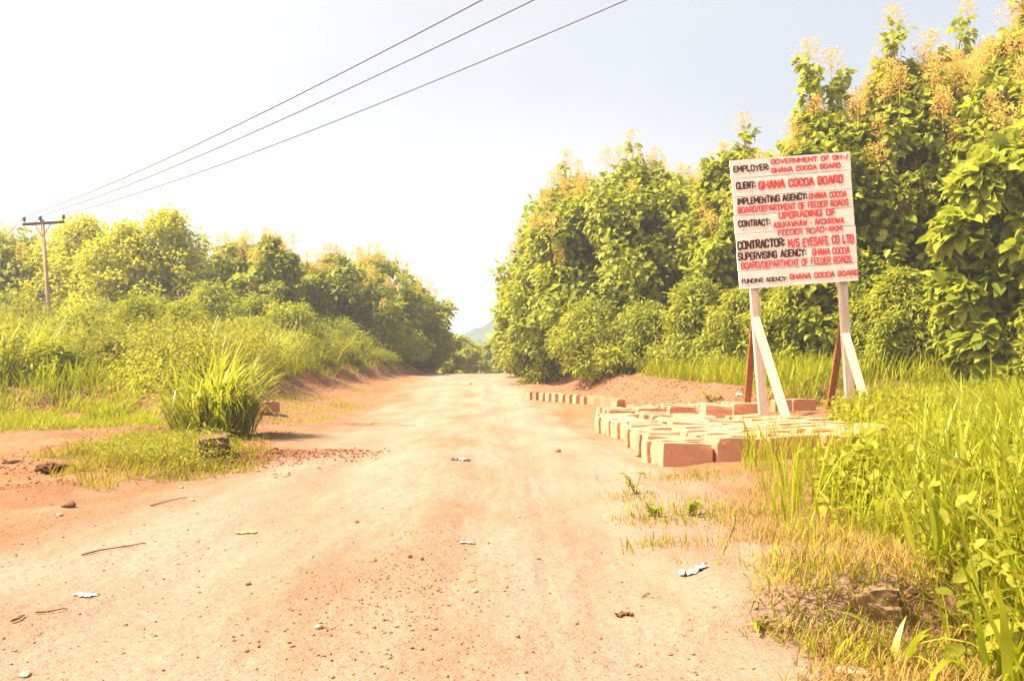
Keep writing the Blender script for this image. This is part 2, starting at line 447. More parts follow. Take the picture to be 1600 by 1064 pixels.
a_red = np.maximum(np.exp(-((bl - 0.35) / 0.7) ** 2) * (1 - 0.55 * sm((-xf - 5.5) / 2)), np.exp(-((br - 0.45) / 0.9) ** 2) * (1 - 0.7 * sm((xf - 3.9) / 1.0))) * (yf < 60)
a_red = np.maximum(a_red, 1.1 * np.exp(-(((xf + 2.55) / 0.8) ** 2 + ((yf - 7.6 - (xf + 2.5) * 0.9) / 0.6) ** 2)))
a_red = np.maximum(a_red, 1.0 * np.exp(-(((xf + 5.1) / 1.1) ** 2 + ((yf - 10.6 - (xf + 5) * 0.8) / 0.55) ** 2)))
a_red = np.maximum(a_red, 0.62 * sm((weed_strip(xf, yf) + 0.55) / 0.3) * (1 - sm((weed_strip(xf, yf) - 0.25) / 0.3)))
a_red = np.maximum(a_red, 0.9 * sm((weed_island(xf, yf) + 0.40) / 0.3) * (1 - sm((weed_island(xf, yf) - 0.05) / 0.2)) * sm((fbm(xf * 0.9, yf * 0.9, 171) + 0.05) / 0.2))
a_red = np.maximum(a_red, 0.45 * sm((xf - 1.0) / 0.7) * (yf < 3.4))
a_lit = np.maximum(sm((bl - 1.2) / 1.0), sm((br - 1.6) / 1.0))
edge_y = np.array([0, 1.5, 2.2, 3.3, 4.9, 6.2, 7.2, 8.5, 10.3, 11.5, 13, 15.2])
edge_x = np.array([0.95, 1.05, 1.25, 1.45, 1.82, 2.75, 3.55, 3.95, 3.9, 4.3, 5.8, 5.6])
def tall_in(x, y): return (x - np.interp(y, edge_y, edge_x)) * (y < 15.4) - 5 * (y >= 15.4) + fbm(x * 1.6, y * 1.6, 61) * 0.5
a_lit = np.maximum(a_lit, 0.9 * sm((tall_in(xf, yf) - 0.1) / 0.6))
a_lit = np.maximum(a_lit, 0.55 * sm(weed_island(xf, yf) / 0.4))
def sheet(name, faces):
    used = np.unique(faces); remap = np.full(len(Vg), -1); remap[used] = np.arange(len(used))
    me = mesh_np(name, Vg[used], [remap[faces]], True)
    for k, a in (('road', a_road), ('red', a_red), ('litter', a_lit)):
        at_ = me.attributes.new(k, 'FLOAT', 'POINT')
        at_.data.foreach_set('value', a[used].astype(np.float32))
    return tag(link(name, me, M_SOIL), kind='structure')
qc = Vg[Q].mean(1)
on_road = (np.abs(qc[:, 0] - road_c(qc[:, 1])) < 2.15 + 0.5 * fbm(qc[:, 0] * 0.8, qc[:, 1] * 0.5, 71)) & (qc[:, 1] < 110)
sheet('dirt_road', Q[on_road])
sheet('ground', Q[~on_road])

# ------------------------------------------------------------------ haze between here and the hill
def build_haze():
    m, n, o = newmat('haze')
    v = n.nodes.new('ShaderNodeVolumePrincipled')
    v.inputs['Color'].default_value = (0.92, 0.95, 1.0, 1)
    v.inputs['Density'].default_value = 0.0015
    v.inputs['Anisotropy'].default_value = 0.2
    n.links.new(v.outputs[0], o.inputs['Volume'])
    mb = MB(); mb.box((0, 745, 12), (1900, 1530, 40)); ob = mb.build('haze', m)
    tag(ob, 'thin pale haze in the air towards the far hill', 'haze', kind='stuff')
build_haze()
# ------------------------------------------------------------------ distant hill
hx = np.linspace(-620, 900, 420); hy = np.linspace(620, 1300, 130)
HX, HYY = np.meshgrid(hx, hy)
prof = 50 + 34 * np.exp(-((hx - 8) / 34) ** 2) + 30 * np.exp(-((hx - 150) / 120) ** 2) + 10 * fbm(hx / 60, hx * 0, 81) + 5 * fbm(hx / 14, hx * 0, 82) + 3 * fbm(hx / 5, hx * 0, 83)
prof = prof + 8 * np.exp(-((hx + 20) / 40) ** 2)
HZ = -6 + (prof[None, :] + 9 * fbm(HX / 8, HYY / 11, 84)) * np.sin(np.clip((HYY - 620) / 420, 0, 1) * math.pi / 2) ** 0.9 
hi = np.arange(HX.size).reshape(HX.shape)
hq = np.stack([hi[:-1, :-1], hi[:-1, 1:], hi[1:, 1:], hi[1:, :-1]], -1).reshape(-1, 4)
tag(link('hill', mesh_np('hill', np.stack([HX * 0.3, HYY * 0.3, HZ * 0.3], -1).reshape(-1, 3), [hq]), M_HILL), kind='structure')

# ------------------------------------------------------------------ foliage builders (numpy)
def unit(v): return v / np.maximum(np.linalg.norm(v, axis=-1, keepdims=True), 1e-9)

LEAF = np.array([(0, 0, 0), (0.14, 0.20, 0.05), (0.42, 0.31, 0.07), (0.74, 0.22, -0.02), (1.0, 0, -0.24), (0.74, -0.22, -0.02), (0.42, -0.31, 0.07), (0.14, -0.20, 0.05), (0.45, 0, 0.0)])
LEAF_F = np.array([(i, (i + 1) % 8, 8) for i in range(8)])
SLIM = LEAF * np.array([1, 0.55, 1]) 
RHOMB = np.array([(0, 0, 0), (0.45, 0.36, 0.04), (1, 0, -0.08), (0.45, -0.36, 0.04)])
RHOMB_F = np.array([(0, 1, 2), (0, 2, 3)])
def leaf_cloud(P, axis_, nrm, size, shape='leaf'):
    T, Fc = {'leaf': (LEAF, LEAF_F), 'slim': (SLIM, LEAF_F), 'rhomb': (RHOMB, RHOMB_F)}[shape]
    a = unit(axis_); s = unit(np.cross(nrm, a)); u = np.cross(a, s)
    n, k = len(P), len(T)
    V = P[:, None] + size[:, None, None] * (T[None, :, 0:1] * a[:, None] + T[None, :, 1:2] * s[:, None] + T[None, :, 2:3] * u[:, None])
    Fs = Fc[None] + (np.arange(n) * k)[:, None, None]
    return V.reshape(-1, 3), Fs.reshape(-1, 3)

def blade_cloud(P, length, width, az, lean, bend, pw=1.3):
    """tapered bent grass blades; lean = angle from vertical at the root, bend = added angle at the tip"""
    n = len(P); lv = 6
    d = np.stack([np.cos(az), np.sin(az)], -1); sd = np.stack([-d[:, 1], d[:, 0]], -1)
    pos = P.copy(); out_ = []
    wprof = [0.6, 0.95, 1.0, 0.8, 0.45, 0.0]
    for i in range(lv):
        ww = (width * wprof[i] / 2)[:, None]
        if i < lv - 1:
            out_.append(pos + np.concatenate([sd * ww, np.zeros((n, 1))], 1)); out_.append(pos - np.concatenate([sd * ww, np.zeros((n, 1))], 1))
        else: out_.append(pos)
        ang = lean + bend * ((i + 0.5) / (lv - 1)) ** pw
        st = length / (lv - 1)
        pos = pos + np.concatenate([d * (np.sin(ang) * st)[:, None], (np.cos(ang) * st)[:, None]], 1)
    V = np.stack(out_, 1); k = V.shape[1]
    b = (np.arange(n) * k)[:, None]
    q = np.concatenate([b + np.array([[2 * i, 2 * i + 1, 2 * i + 3, 2 * i + 2]]) for i in range(lv - 2)], 0)
    t = b + np.array([[k - 3, k - 2, k - 1]])
    return V.reshape(-1, 3), q, t

def merge(parts):
    """parts: list of (V, [faces...])"""
    Vs, Fs, o = [], {}, 0
    for V, fl in parts:
        Vs.append(V)
        for f in fl: Fs.setdefault(f.shape[1], []).append(f + o)
        o += len(V)
    return np.concatenate(Vs), [np.concatenate(v) for v in Fs.values()]

def scatter(n, x0, x1, y0, y1, dens, persp=False):
    """n points whose density follows dens(x,y) in 0..1; persp: denser near the camera"""
    X, Y = [], []; got = 0
    for _ in range(60):
        m = n * 3
        y = (1 / (rng.random(m) * (1 / y0 - 1 / y1) + 1 / y1)) if persp else rng.uniform(y0, y1, m)
        x = rng.uniform(x0, x1, m)
        k = rng.random(m) < dens(x, y)
        X.append(x[k]); Y.append(y[k]); got += k.sum()
        if got >= n: break
    x, y = np.concatenate(X)[:n], np.concatenate(Y)[:n]
    return np.stack([x, y, ground_z(x, y) - 0.01], -1)

def grass(name, P, hmin, hmax, w, mat, lean=0.35, bend=0.9, hfun=None, label=None, wind=None):
    n = len(P)
    h = rng.uniform(hmin, hmax, n) * (hfun(P[:, 0], P[:, 1]) if hfun else 1)
    az = rng.uniform(0, 2 * math.pi, n) if wind is None else rng.normal(wind, 1.1, n)
    V, q, t = blade_cloud(P, h, w * rng.uniform(0.6, 1.3, n), az, np.abs(rng.normal(0, lean, n)), np.abs(rng.normal(bend * 0.8, bend * 0.5, n)))
    o = link(name, mesh_np(name, V, [q, t]), mat)
    return tag(o, label, 'grass', kind='stuff')

# ------------------------------------------------------------------ trees
def crown_points(H, R, c0, K, lumps, seed, top_pow):
    r = np.random.default_rng(seed)
    t = r.random(K) ** 0.85
    tt = c0 + (1 - c0) * t
    prof_ = np.minimum(1, (t / 0.16 + 0.55) / 1.55) * np.clip(1 - t ** top_pow, 0.02, 1) ** 0.62
    th = r.uniform(0, 2 * math.pi, K)
    lob = 1 + 0.36 * np.sin(th * 3 + r.uniform(0, 6)) * np.sin(tt * 9 + r.uniform(0, 6)) + 0.2 * np.sin(th * 5 + 4 * tt + r.uniform(0, 6))
    rr = R * prof_ * lob * r.random(K) ** 0.38
    return np.stack([rr * np.cos(th), rr * np.sin(th), tt * H], -1)

def make_tree(name, base, H, R, label, group=None, cat='tree', leaf=0.3, shape='leaf', mat=None, n_leaf=5000, bloom=0.0, c0=0.06, top_pow=2.6, spires=(), seed=0, lean=0.0, clump=0.2, trunk_r=None, parts=('trunk', 'crown')):
    r = np.random.default_rng(seed + 100)
    root = tag(empty(name, base), label, cat, group)
    K = max(26, int(n_leaf / 62))
    C = crown_points(H * 0.95, R, c0, K, 5, seed, top_pow)
    rc = np.full(K, clump * R) * r.uniform(0.5, 1.45, K)
    ex = []; pan = []
    for (dx, dy, top, wdt) in spires:                    # leading shoots above the crown
        zz = np.linspace(H * 0.62, top, max(4, int((top - H * 0.62) / 0.32)))
        for i, z in enumerate(zz):
            f = i / (len(zz) - 1)
            ex.append((dx * (0.6 + 0.4 * f) + r.normal(0, 0.12), dy * (0.6 + 0.4 * f) + r.normal(0, 0.12), z, wdt * (1 - 0.75 * f) + 0.10))
        pan.append((dx, dy, top))
    if ex:
        ex = np.array(ex); C = np.concatenate([C, ex[:, :3]]); rc = np.concatenate([rc, ex[:, 3]])
    per = np.maximum(5, (n_leaf / len(C) * (rc / rc.mean()) ** 1.6)).astype(int)
    ci = np.repeat(np.arange(len(C)), per); n = len(ci)
    d = unit(r.normal(0, 1, (n, 3)) * np.array([1, 1, 0.8]) + np.array([0, 0, 0.15]))
    P = C[ci] + d * (rc[ci] * r.random(n) ** 0.45)[:, None]
    P[:, 2] = np.maximum(P[:, 2], 0.05)
    P[:, 0] += lean * P[:, 2]
    radial = unit(P * np.array([1, 1, 0.0]) + 1e-4)
    ax = d * 0.6 + radial * 0.4 + r.normal(0, 0.55, (n, 3)) + np.array([0, 0, -0.35])
    nr = np.array([0, 0, 0.9]) + d * 0.6 + radial * 0.35 + r.normal(0, 0.55, (n, 3))
    V, Fc = leaf_cloud(P, ax, nr, leaf * r.uniform(0.5, 1.25, n), shape)
    link(parts[1], mesh_np(parts[1], V, [Fc]), mat or M_TEAK, root)
    # wood
    mb = MB()
    tr = trunk_r or 0.017 * H + 0.03
    N = 9
    tp = [(lean * z + 0.05 * H * 0.2 * math.sin(3 * z / H + seed), 0.03 * H * 0.2 * math.cos(4 * z / H + seed), z) for z in np.linspace(-0.15, H * 0.86, N)]
    mb.tube(tp, [tr * (1.25 - 1.05 * i / (N - 1)) for i in range(N)], 8)
    order = r.permutation(len(C))[:min(len(C), 46)]
    for j in list(order) + list(range(K, len(C))):
        c = C[j].copy(); c[0] += lean * c[2]
        z0 = max(0.1, min(H * 0.84, c[2] - 0.45 * math.hypot(c[0], c[1]) - 0.05 * H))
        f = z0 / (H * 0.86); k = min(int(f * (N - 1)), N - 2); g = f * (N - 1) - k
        a = Vector(tp[k]).lerp(Vector(tp[k + 1]), g)
        b = Vector(c); mid = a.lerp(b, 0.5) + Vector((r.normal(0, 0.05), r.normal(0, 0.05), 0.06 * (b - a).length))
        q = tr * 0.34 * (1.1 - 0.7 * f)
        mb.tube([a, mid, b], [q, q * 0.65, 0.012], 5)
    mb.build(parts[0], M_BARK, root, True)
    # flower panicles: airy cones of tiny blossoms over the upper crown
    if bloom > 0 or pan:
        Pc = []
        if bloom > 0:
            outer = (np.hypot(C[:K, 0], C[:K, 1]) > 0.25 * R) | (C[:K, 2] > 0.75 * H)
            cand = np.where((C[:K, 2] > 0.42 * H) & outer)[0]
            cand = cand[r.random(len(cand)) < np.clip(bloom * (0.35 + 1.1 * (C[cand, 2] / H - 0.42)), 0, 1)]
            for j in cand:
                o_ = unit(np.array([C[j, 0], C[j, 1], 0.0]) + 1e-4) * rc[j] * 0.75
                Pc.append((C[j, 0] + o_[0] + lean * C[j, 2], C[j, 1] + o_[1], C[j, 2] + rc[j] * 0.65, r.uniform(0.8, 1.3)))
        for (dx, dy, top) in pan: Pc.append((dx + lean * top, dy, top, 1.15))
        if Pc:
            sc = leaf / 0.26
            pts = []; mbt = MB()
            for (x, y, z, s) in Pc:
                hh = 0.60 * s * sc; m = int(300 * s)
                t = r.random(m) ** 0.8; th = r.uniform(0, 6.283, m); k = np.floor(th / 0.9)
                wd = 0.42 * s * sc * (1 - 0.6 * t ** 2) * r.random(m) ** 0.5 * (0.45 + 0.55 * np.sin(k * 2.1 + z) ** 2)
                pts.append(np.stack([x + wd * np.cos(th), y + wd * np.sin(th), z + hh * t + 0.25 * wd], -1))
                mbt.tube([(x, y, z - 0.15), (x, y, z + hh * 0.9)], [0.010, 0.004], 4)
                for q in range(9):
                    tq = 0.1 + 0.08 * q; an = q * 2.4; wq = 0.3 * s * sc * (1 - 0.85 * tq)
                    mbt.tube([(x, y, z + hh * tq), (x + wq * math.cos(an), y + wq * math.sin(an), z + hh * tq + 0.28 * wq)], [0.005, 0.003], 3)
            P2 = np.concatenate(pts); n2 = len(P2)
            V1, F1 = leaf_cloud(P2, r.normal(0, 1, (n2, 3)), r.normal(0, 1, (n2, 3)), np.full(n2, 0.046 * sc) * r.uniform(0.6, 1.3, n2), 'rhomb')
            V2 = np.array(mbt.v); F2 = [f for f in mbt.f]
            me = bpy.data.meshes.new('blossom')
            vv = np.concatenate([V1, V2]); o2 = len(V1)
            me.from_pydata(vv.tolist(), [], F1.tolist() + [tuple(i + o2 for i in f) for f in F2])
            link('blossom', me, M_BLOOM, root)
    return root

def tree_px(name, px, top, Y, hw, label, wide=1.12, **k):
    x = (px - PX) * Y / F; z0 = gz(x, Y)
    H = EYE + (HY - top) * Y / F - z0
    return make_tree(name, (x, Y, z0), H, hw * wide * Y / F, label, **k)

G1, G2 = 'flowering broad-leaved trees along the left verge', 'flowering broad-leaved trees along the right verge'
LT = [  # px, top, Y, half width, bloom, leaf, label
    (18, 372, 37, 95, 0.9, 0.27, 'flowering tree at the far left edge, left of the utility pole, topped with cream blossom'),
    (368, 381, 38, 62, 0.95, 0.26, 'round blossoming tree just right of the big fine-leaved trees on the left'),
    (425, 374, 34, 52, 0.25, 0.27, 'pointed green tree with few blossoms, between two flowering trees on the left verge'),
    (478, 416, 38, 52, 0.9, 0.25, 'small flowering tree right of the pointed green tree on the left verge'),
    (532, 404, 39, 66, 1.0, 0.25, 'wide flowering tree with a creamy top, middle of the left verge'),
    (590, 400, 43, 62, 0.95, 0.25, 'tall flowering tree whose two-tufted crown stands above its neighbours left of the road'),
    (640, 445, 46, 52, 0.8, 0.28, 'flowering tree on the left verge where the crown line drops towards the road'),
    (664, 490, 50, 34, 0.6, 0.26, 'last flowering tree of the left verge, lowest and nearest the crest of the road'),
]
for i, (px, tp, Y, hw, bl_, lf, lb) in enumerate(LT):
    sp = ()
    if i == 2: sp = ((0.1, 0, 7.4, 0.5), (0.75, 0.2, 6.4, 0.4))
    if i == 5: sp = ((-0.5, 0, 7.0, 0.6), (0.9, 0, 6.8, 0.55))
    tree_px('flowering_tree', px, tp, Y, hw, lb, group=G1, leaf=lf, bloom=bl_ * 0.6, n_leaf=8500, seed=i * 7 + 1, spires=(), top_pow=4.5 if i != 2 else 1.8)
AT = [
    (128, 340, 36, 80, 'leftmost of the big fine-leaved trees behind the utility pole, with a thin pale top'),
    (200, 352, 34, 82, 'low broad fine-leaved tree in front of two taller ones, right of the utility pole'),
    (265, 327, 35, 72, 'tallest fine-leaved tree on the left, with a dark uneven top'),
]
for i, (px, tp, Y, hw, lb) in enumerate(AT):
    tree_px('bushy_tree', px, tp, Y, hw, lb, group='fine-leaved trees on the left bank', leaf=0.16, shape='rhomb', mat=M_ACACIA, n_leaf=15000, seed=40 + i * 5, top_pow=2.0, clump=0.19)
SL = [
    (15, 462, 30, 50, 'green bush at the left edge of the bank below the flowering tree'),
    (330, 448, 29, 62, 'tall bush in front of the fine-leaved trees left of the road'),
    (250, 470, 30, 55, 'yellow-green bush on the bank below the tallest fine-leaved tree'),
    (405, 470, 30, 48, 'bush below the pointed green tree on the left verge'),
    (455, 478, 28, 56, 'leafy bush standing forward over the grass left of the road'),
    (520, 500, 34, 48, 'dark bush at the foot of the wide flowering tree'),
    (600, 520, 40, 55, 'dark bush at the foot of the tall two-tufted flowering tree'),
    (650, 530, 46, 34, 'small dark bush on the left beside the road near its crest'),
    (165, 478, 31, 50, 'bush on the bank just right of the utility pole'),
]
for i, (px, tp, Y, hw, lb) in enumerate(SL):
    tree_px('bush', px, tp, Y, hw, lb, group='bushes on the left bank', cat='bush', leaf=0.17, shape='slim', mat=M_SHRUB if i != 5 else M_TEAK, n_leaf=5200, seed=70 + i * 3, top_pow=2.4, c0=0.04, clump=0.26, parts=('stem', 'foliage'))
FT = [
    (716, 524, 62, 34, 'pale green tree beyond the crest, just right of the left verge trees'),
    (745, 540, 78, 32, 'low light green tree beyond the crest in the middle of the road gap'),
    (783, 510, 110, 36, 'dark rounded tree far off below the hill, left of the right-hand trees'),
    (765, 536, 70, 22, 'small yellowish bush-like tree beyond the crest at the right of the road gap'),
    (812, 545, 55, 22, 'low tree beyond the crest tucked against the right-hand trees'),
    (700, 548, 56, 24, 'low tree beyond the crest tucked against the left-hand trees'),
]
for i, (px, tp, Y, hw, lb) in enumerate(FT):
    tree_px('distant_tree', px, tp, Y, hw, lb, group='trees beyond the crest of the road', leaf=0.3, shape='rhomb', mat=M_ACACIA if i == 2 else M_SHRUB, n_leaf=4500, seed=110 + i * 3, top_pow=2.6, c0=0.02)
RT = [
    (822, 428, 36, 30, 0.75, 0.30, (), 'lowest flowering tree of the right verge, nearest the crest of the road'),
    (855, 355, 32, 52, 0.7, 0.34, (), 'flowering tree on the right verge with a ragged blossoming left edge'),
    (893, 290, 30, 58, 0.55, 0.36, ((-0.2, 0, 7.3, 0.5),), 'tree on the right verge with a single leafy spike against the sky'),
    (985, 262, 28.5, 82, 0.5, 0.38, ((0.0, 0, 7.6, 0.6), (0.9, 0.1, 7.0, 0.45)), 'large dense tree in the middle of the right verge, its top rising to a point'),
    (1068, 280, 30, 70, 0.75, 0.36, (), 'flowering tree between the large dense tree and the signboard'),
    (1150, 235, 25, 58, 0.45, 0.34, ((0.2, 0, 7.2, 0.5),), 'tree rising just above the top left corner of the signboard'),
    (1285, 175, 20, 62, 0.3, 0.36, ((-0.35, 0, 7.5, 0.42), (0.25, 0.1, 7.3, 0.40)), 'tree behind the signboard with two tall leafy shoots above it'),
    (1405, 105, 20, 78, 0.7, 0.36, ((-0.25, -0.2, 8.2, 0.5), (0.75, 0, 7.7, 0.4)), 'tall tree right of the signboard, leafy spire against blue sky'),
    (1500, 100, 21, 74, 1.0, 0.34, ((0.2, 0, 8.9, 0.4),), 'tree covered in golden blossom between the spired tree and the right edge'),
    (1590, 55, 19, 78, 0.9, 0.36, ((0.1, 0, 9.0, 0.5),), 'tallest flowering tree at the right edge of the picture'),
    (1690, 90, 17, 95, 0.5, 0.40, (), 'big-leaved tree mostly cut off by the right edge of the picture'),
    (1570, 215, 15.6, 62, 0.0, 0.42, (), 'nearest tree on the right, with very large round drooping leaves'),
]
for i, (px, tp, Y, hw, bl_, lf, sp, lb) in enumerate(RT):
    tree_px('flowering_tree', px, tp, Y, hw, lb, group=G2, leaf=lf * (0.68 if i < 11 else 0.80), bloom=bl_ * (0.4 if i < 6 else 0.7), n_leaf=18000 if i < 11 else 6000, seed=200 + i * 11, spires=sp, top_pow=5.5, c0=0.05, wide=1.32, clump=0.23)
SR = [
    (850, 500, 31, 55, 'bush at the foot of the ragged flowering tree on the right verge'),
    (930, 470, 26, 60, 'light bush in front of the tree with the single spike'),
    (1010, 480, 25, 60, 'bush at the foot of the large dense tree'),
    (1085, 440, 23, 62, 'tall bush left of the signboard'),
    (1165, 450, 21, 55, 'bush behind the left post of the signboard'),
    (1250, 430, 19.5, 62, 'bush seen between the two posts of the signboard'),
    (1345, 400, 19, 62, 'bush behind the right post of the signboard'),
    (1405, 425, 17.5, 55, 'leafy bush just right of the signboard'),
    (1480, 440, 17, 60, 'spreading bush under the golden blossoming tree'),
    (1560, 430, 16.5, 60, 'bush under the nearest large-leaved tree at the right'),
    (1380, 260, 21, 62, 'tall small-leaved shrub rising beside the right side of the signboard'),
    (1625, 470, 15, 60, 'low bush cut by the right edge of the picture'),
]
for i, (px, tp, Y, hw, lb) in enumerate(SR):
    tree_px('bush', px, tp, Y, hw, lb, group='bushes on the right bank', cat='bush', leaf=0.17, shape='slim', mat=M_SHRUB, n_leaf=6500, seed=300 + i * 3, top_pow=2.4, c0=0.04, clump=0.26, parts=('stem', 'foliage'))

# ------------------------------------------------------------------ signboard
SY = 13.6
sb = at(1259, 640, SY)
sgz = gz(sb.x, SY)
sign = tag(empty('signboard', (sb.x, SY, sgz), (0, rad(-4.25), 0)), 'white wooden project signboard with black and red stencilled lettering on two braced posts', 'sign')
u = SY / F                                          # metres per photo pixel at the sign
# board corners in the enlarged view of the sign (250 px of photo = 1064): TL(80,145) TR(870,65) BR(948,930) BL(155,995)
zk = 250 / 1064 * u
ca, sa = math.cos(rad(4.9)), math.sin(rad(4.9))
bc = (513.0, 534.0)                                 # board centre in that view
def sv(x, y):                                       # to board-plane metres about its centre, un-rotated
    dx, dy = (x - bc[0]) * zk, -(y - bc[1]) * zk
    return (dx * ca + dy * -(-sa), -dx * sa + dy * ca) if False else (dx * ca - dy * -sa * -1 if False else dx * ca + dy * sa, -dx * sa + dy * ca)
BW, BH = 794 * zk, 858 * zk
cpx = at(1120 + bc[0] * 250 / 1064, 220 + bc[1] * 250 / 1064, SY)
# board centre in sign-local coords (undo the tilt)
lx, lz = cpx.x - sb.x, cpx.z - sgz
ct, st_ = math.cos(rad(4.25)), math.sin(rad(4.25))
BCX, BCZ = lx * ct + lz * st_, -lx * st_ + lz * ct
mb = MB()
NP = 7
ph = BH / NP
for i in range(NP):
    jx = random.uniform(-0.006, 0.006)
    mb.box((BCX + jx, -0.02 + random.uniform(-0.0015, 0.0015), BCZ + BH / 2 - ph * (i + 0.5)), (BW + random.uniform(-0.012, 0.012), 0.028, ph - 0.007), Matrix.Rotation(random.uniform(-0.002, 0.002), 3, 'Y'))
for sx in (-0.72, 0.72):
    mb.box((BCX + sx * BW / 2 * 1.0, 0.016, BCZ), (0.09, 0.04, BH * 0.94))
mb.build('board', M_BOARD, sign, bevel=0.0015)
mb = MB(); mb.box((BCX, -0.001, BCZ), (BW - 0.03, 0.008, BH - 0.03)); mb.build('backing', M_BROWN, sign)
nails = MB()
for i in range(NP):
    for sx in (-0.86, -0.68, 0.70, 0.88):
        x = BCX + sx * BW / 2 + random.uniform(-0.02, 0.02); z = BCZ + BH / 2 - ph * (i + random.choice((0.2, 0.8)))
        nails.box((x, -0.0365, z), (0.012, 0.004, 0.012))
nails.build('nail', M_BROWN, sign)['kind'] = 'stuff'

GLYPH = {  # block capitals as brush strokes on a unit cell: (width, strokes)
 'A': (1, [[(0, 0), (.40, 1)], [(1, 0), (.60, 1)], [(.36, 1), (.64, 1)], [(.2, .32), (.8, .32)]]),
 'B': (.9, [[(0, 0), (0, 1)], [(.12, 1), (.8, 1), (1, .86), (1, .64), (.82, .52), (.15, .52)], [(.82, .5), (1, .38), (1, .14), (.8, 0), (.12, 0)]]),
 'C': (.9, [[(1, .72), (1, .85), (.78, 1), (.22, 1), (0, .82), (0, .18), (.22, 0), (.78, 0), (1, .15), (1, .28)]]),
 'D': (.9, [[(0, 0), (0, 1)], [(.18, 1), (.72, 1), (1, .8), (1, .2), (.72, 0), (.18, 0)]]),
 'E': (.75, [[(0, 0), (0, 1)], [(.1, 1), (1, 1)], [(.12, .5), (.8, .5)], [(.1, 0), (1, 0)]]),
 'F': (.75, [[(0, 0), (0, 1)], [(.1, 1), (1, 1)], [(.12, .5), (.8, .5)]]),
 'G': (.95, [[(1, .74), (1, .86), (.78, 1), (.22, 1), (0, .82), (0, .18), (.22, 0), (.78, 0), (1, .16), (1, .45), (.58, .45)]]),
 'H': (.95, [[(0, 0), (0, 1)], [(1, 0), (1, 1)], [(.1, .5), (.9, .5)]]),
 'I': (.08, [[(.5, 0), (.5, 1)]]),
 'K': (.95, [[(0, 0), (0, 1)], [(.12, .45), (1, 1)], [(.36, .58), (1, 0)]]),
 'L': (.72, [[(0, 1), (0, 0), (1, 0)]]),
 'M': (1.2, [[(0, 0), (0, 1)], [(.06, 1), (.5, .3)], [(.5, .3), (.94, 1)], [(1, 1), (1, 0)]]),
 'N': (1, [[(0, 0), (0, 1)], [(.05, 1), (.95, 0)], [(1, 0), (1, 1)]]),
 'O': (.95, [[(.40, 1), (.22, 1), (0, .82), (0, .18), (.22, 0), (.40, 0)], [(.60, 1), (.78, 1), (1, .82), (1, .18), (.78, 0), (.60, 0)]]),
 'P': (.88, [[(0, 0), (0, 1)], [(.14, 1), (.78, 1), (1, .84), (1, .6), (.78, .45), (.14, .45)]]),
 'R': (.9, [[(0, 0), (0, 1)], [(.14, 1), (.78, 1), (1, .84), (1, .62), (.78, .48), (.14, .48)], [(.5, .46), (1, 0)]]),
 'S': (.88, [[(1, .8), (.8, 1), (.2, 1), (0, .84), (0, .66), (.2, .54), (.8, .46), (1, .34), (1, .16), (.8, 0), (.2, 0), (0, .2)]]),
 'T': (.9, [[(0, 1), (1, 1)], [(.5, .9), (.5, 0)]]),
 'U': (.92, [[(0, 1), (0, .18), (.22, 0), (.78, 0), (1, .18), (1, 1)]]),
 'V': (1, [[(0, 1), (.48, 0)], [(1, 1), (.52, 0)]]),
 'W': (1.35, [[(0, 1), (.24, 0)], [(.28, 0), (.5, .75)], [(.5, .75), (.72, 0)], [(.76, 0), (1, 1)]]),
 'Y': (.95, [[(0, 1), (.5, .5)], [(1, 1), (.5, .5)], [(.5, .55), (.5, 0)]]),
 '4': (.9, [[(.72, 0), (.72, 1)], [(.68, 1), (0, .34)], [(0, .3), (1, .3)]]),
 '/': (.6, [[(0, -.05), (1, 1.05)]]), '-': (.55, [[(.1, .48), (.9, .48)]]), '.': (.05, [[(.5, .02), (.5, .10)]]), ':': (.05, [[(.5, .18), (.5, .30)], [(.5, .70), (.5, .82)]]), ' ': (.5, [])}
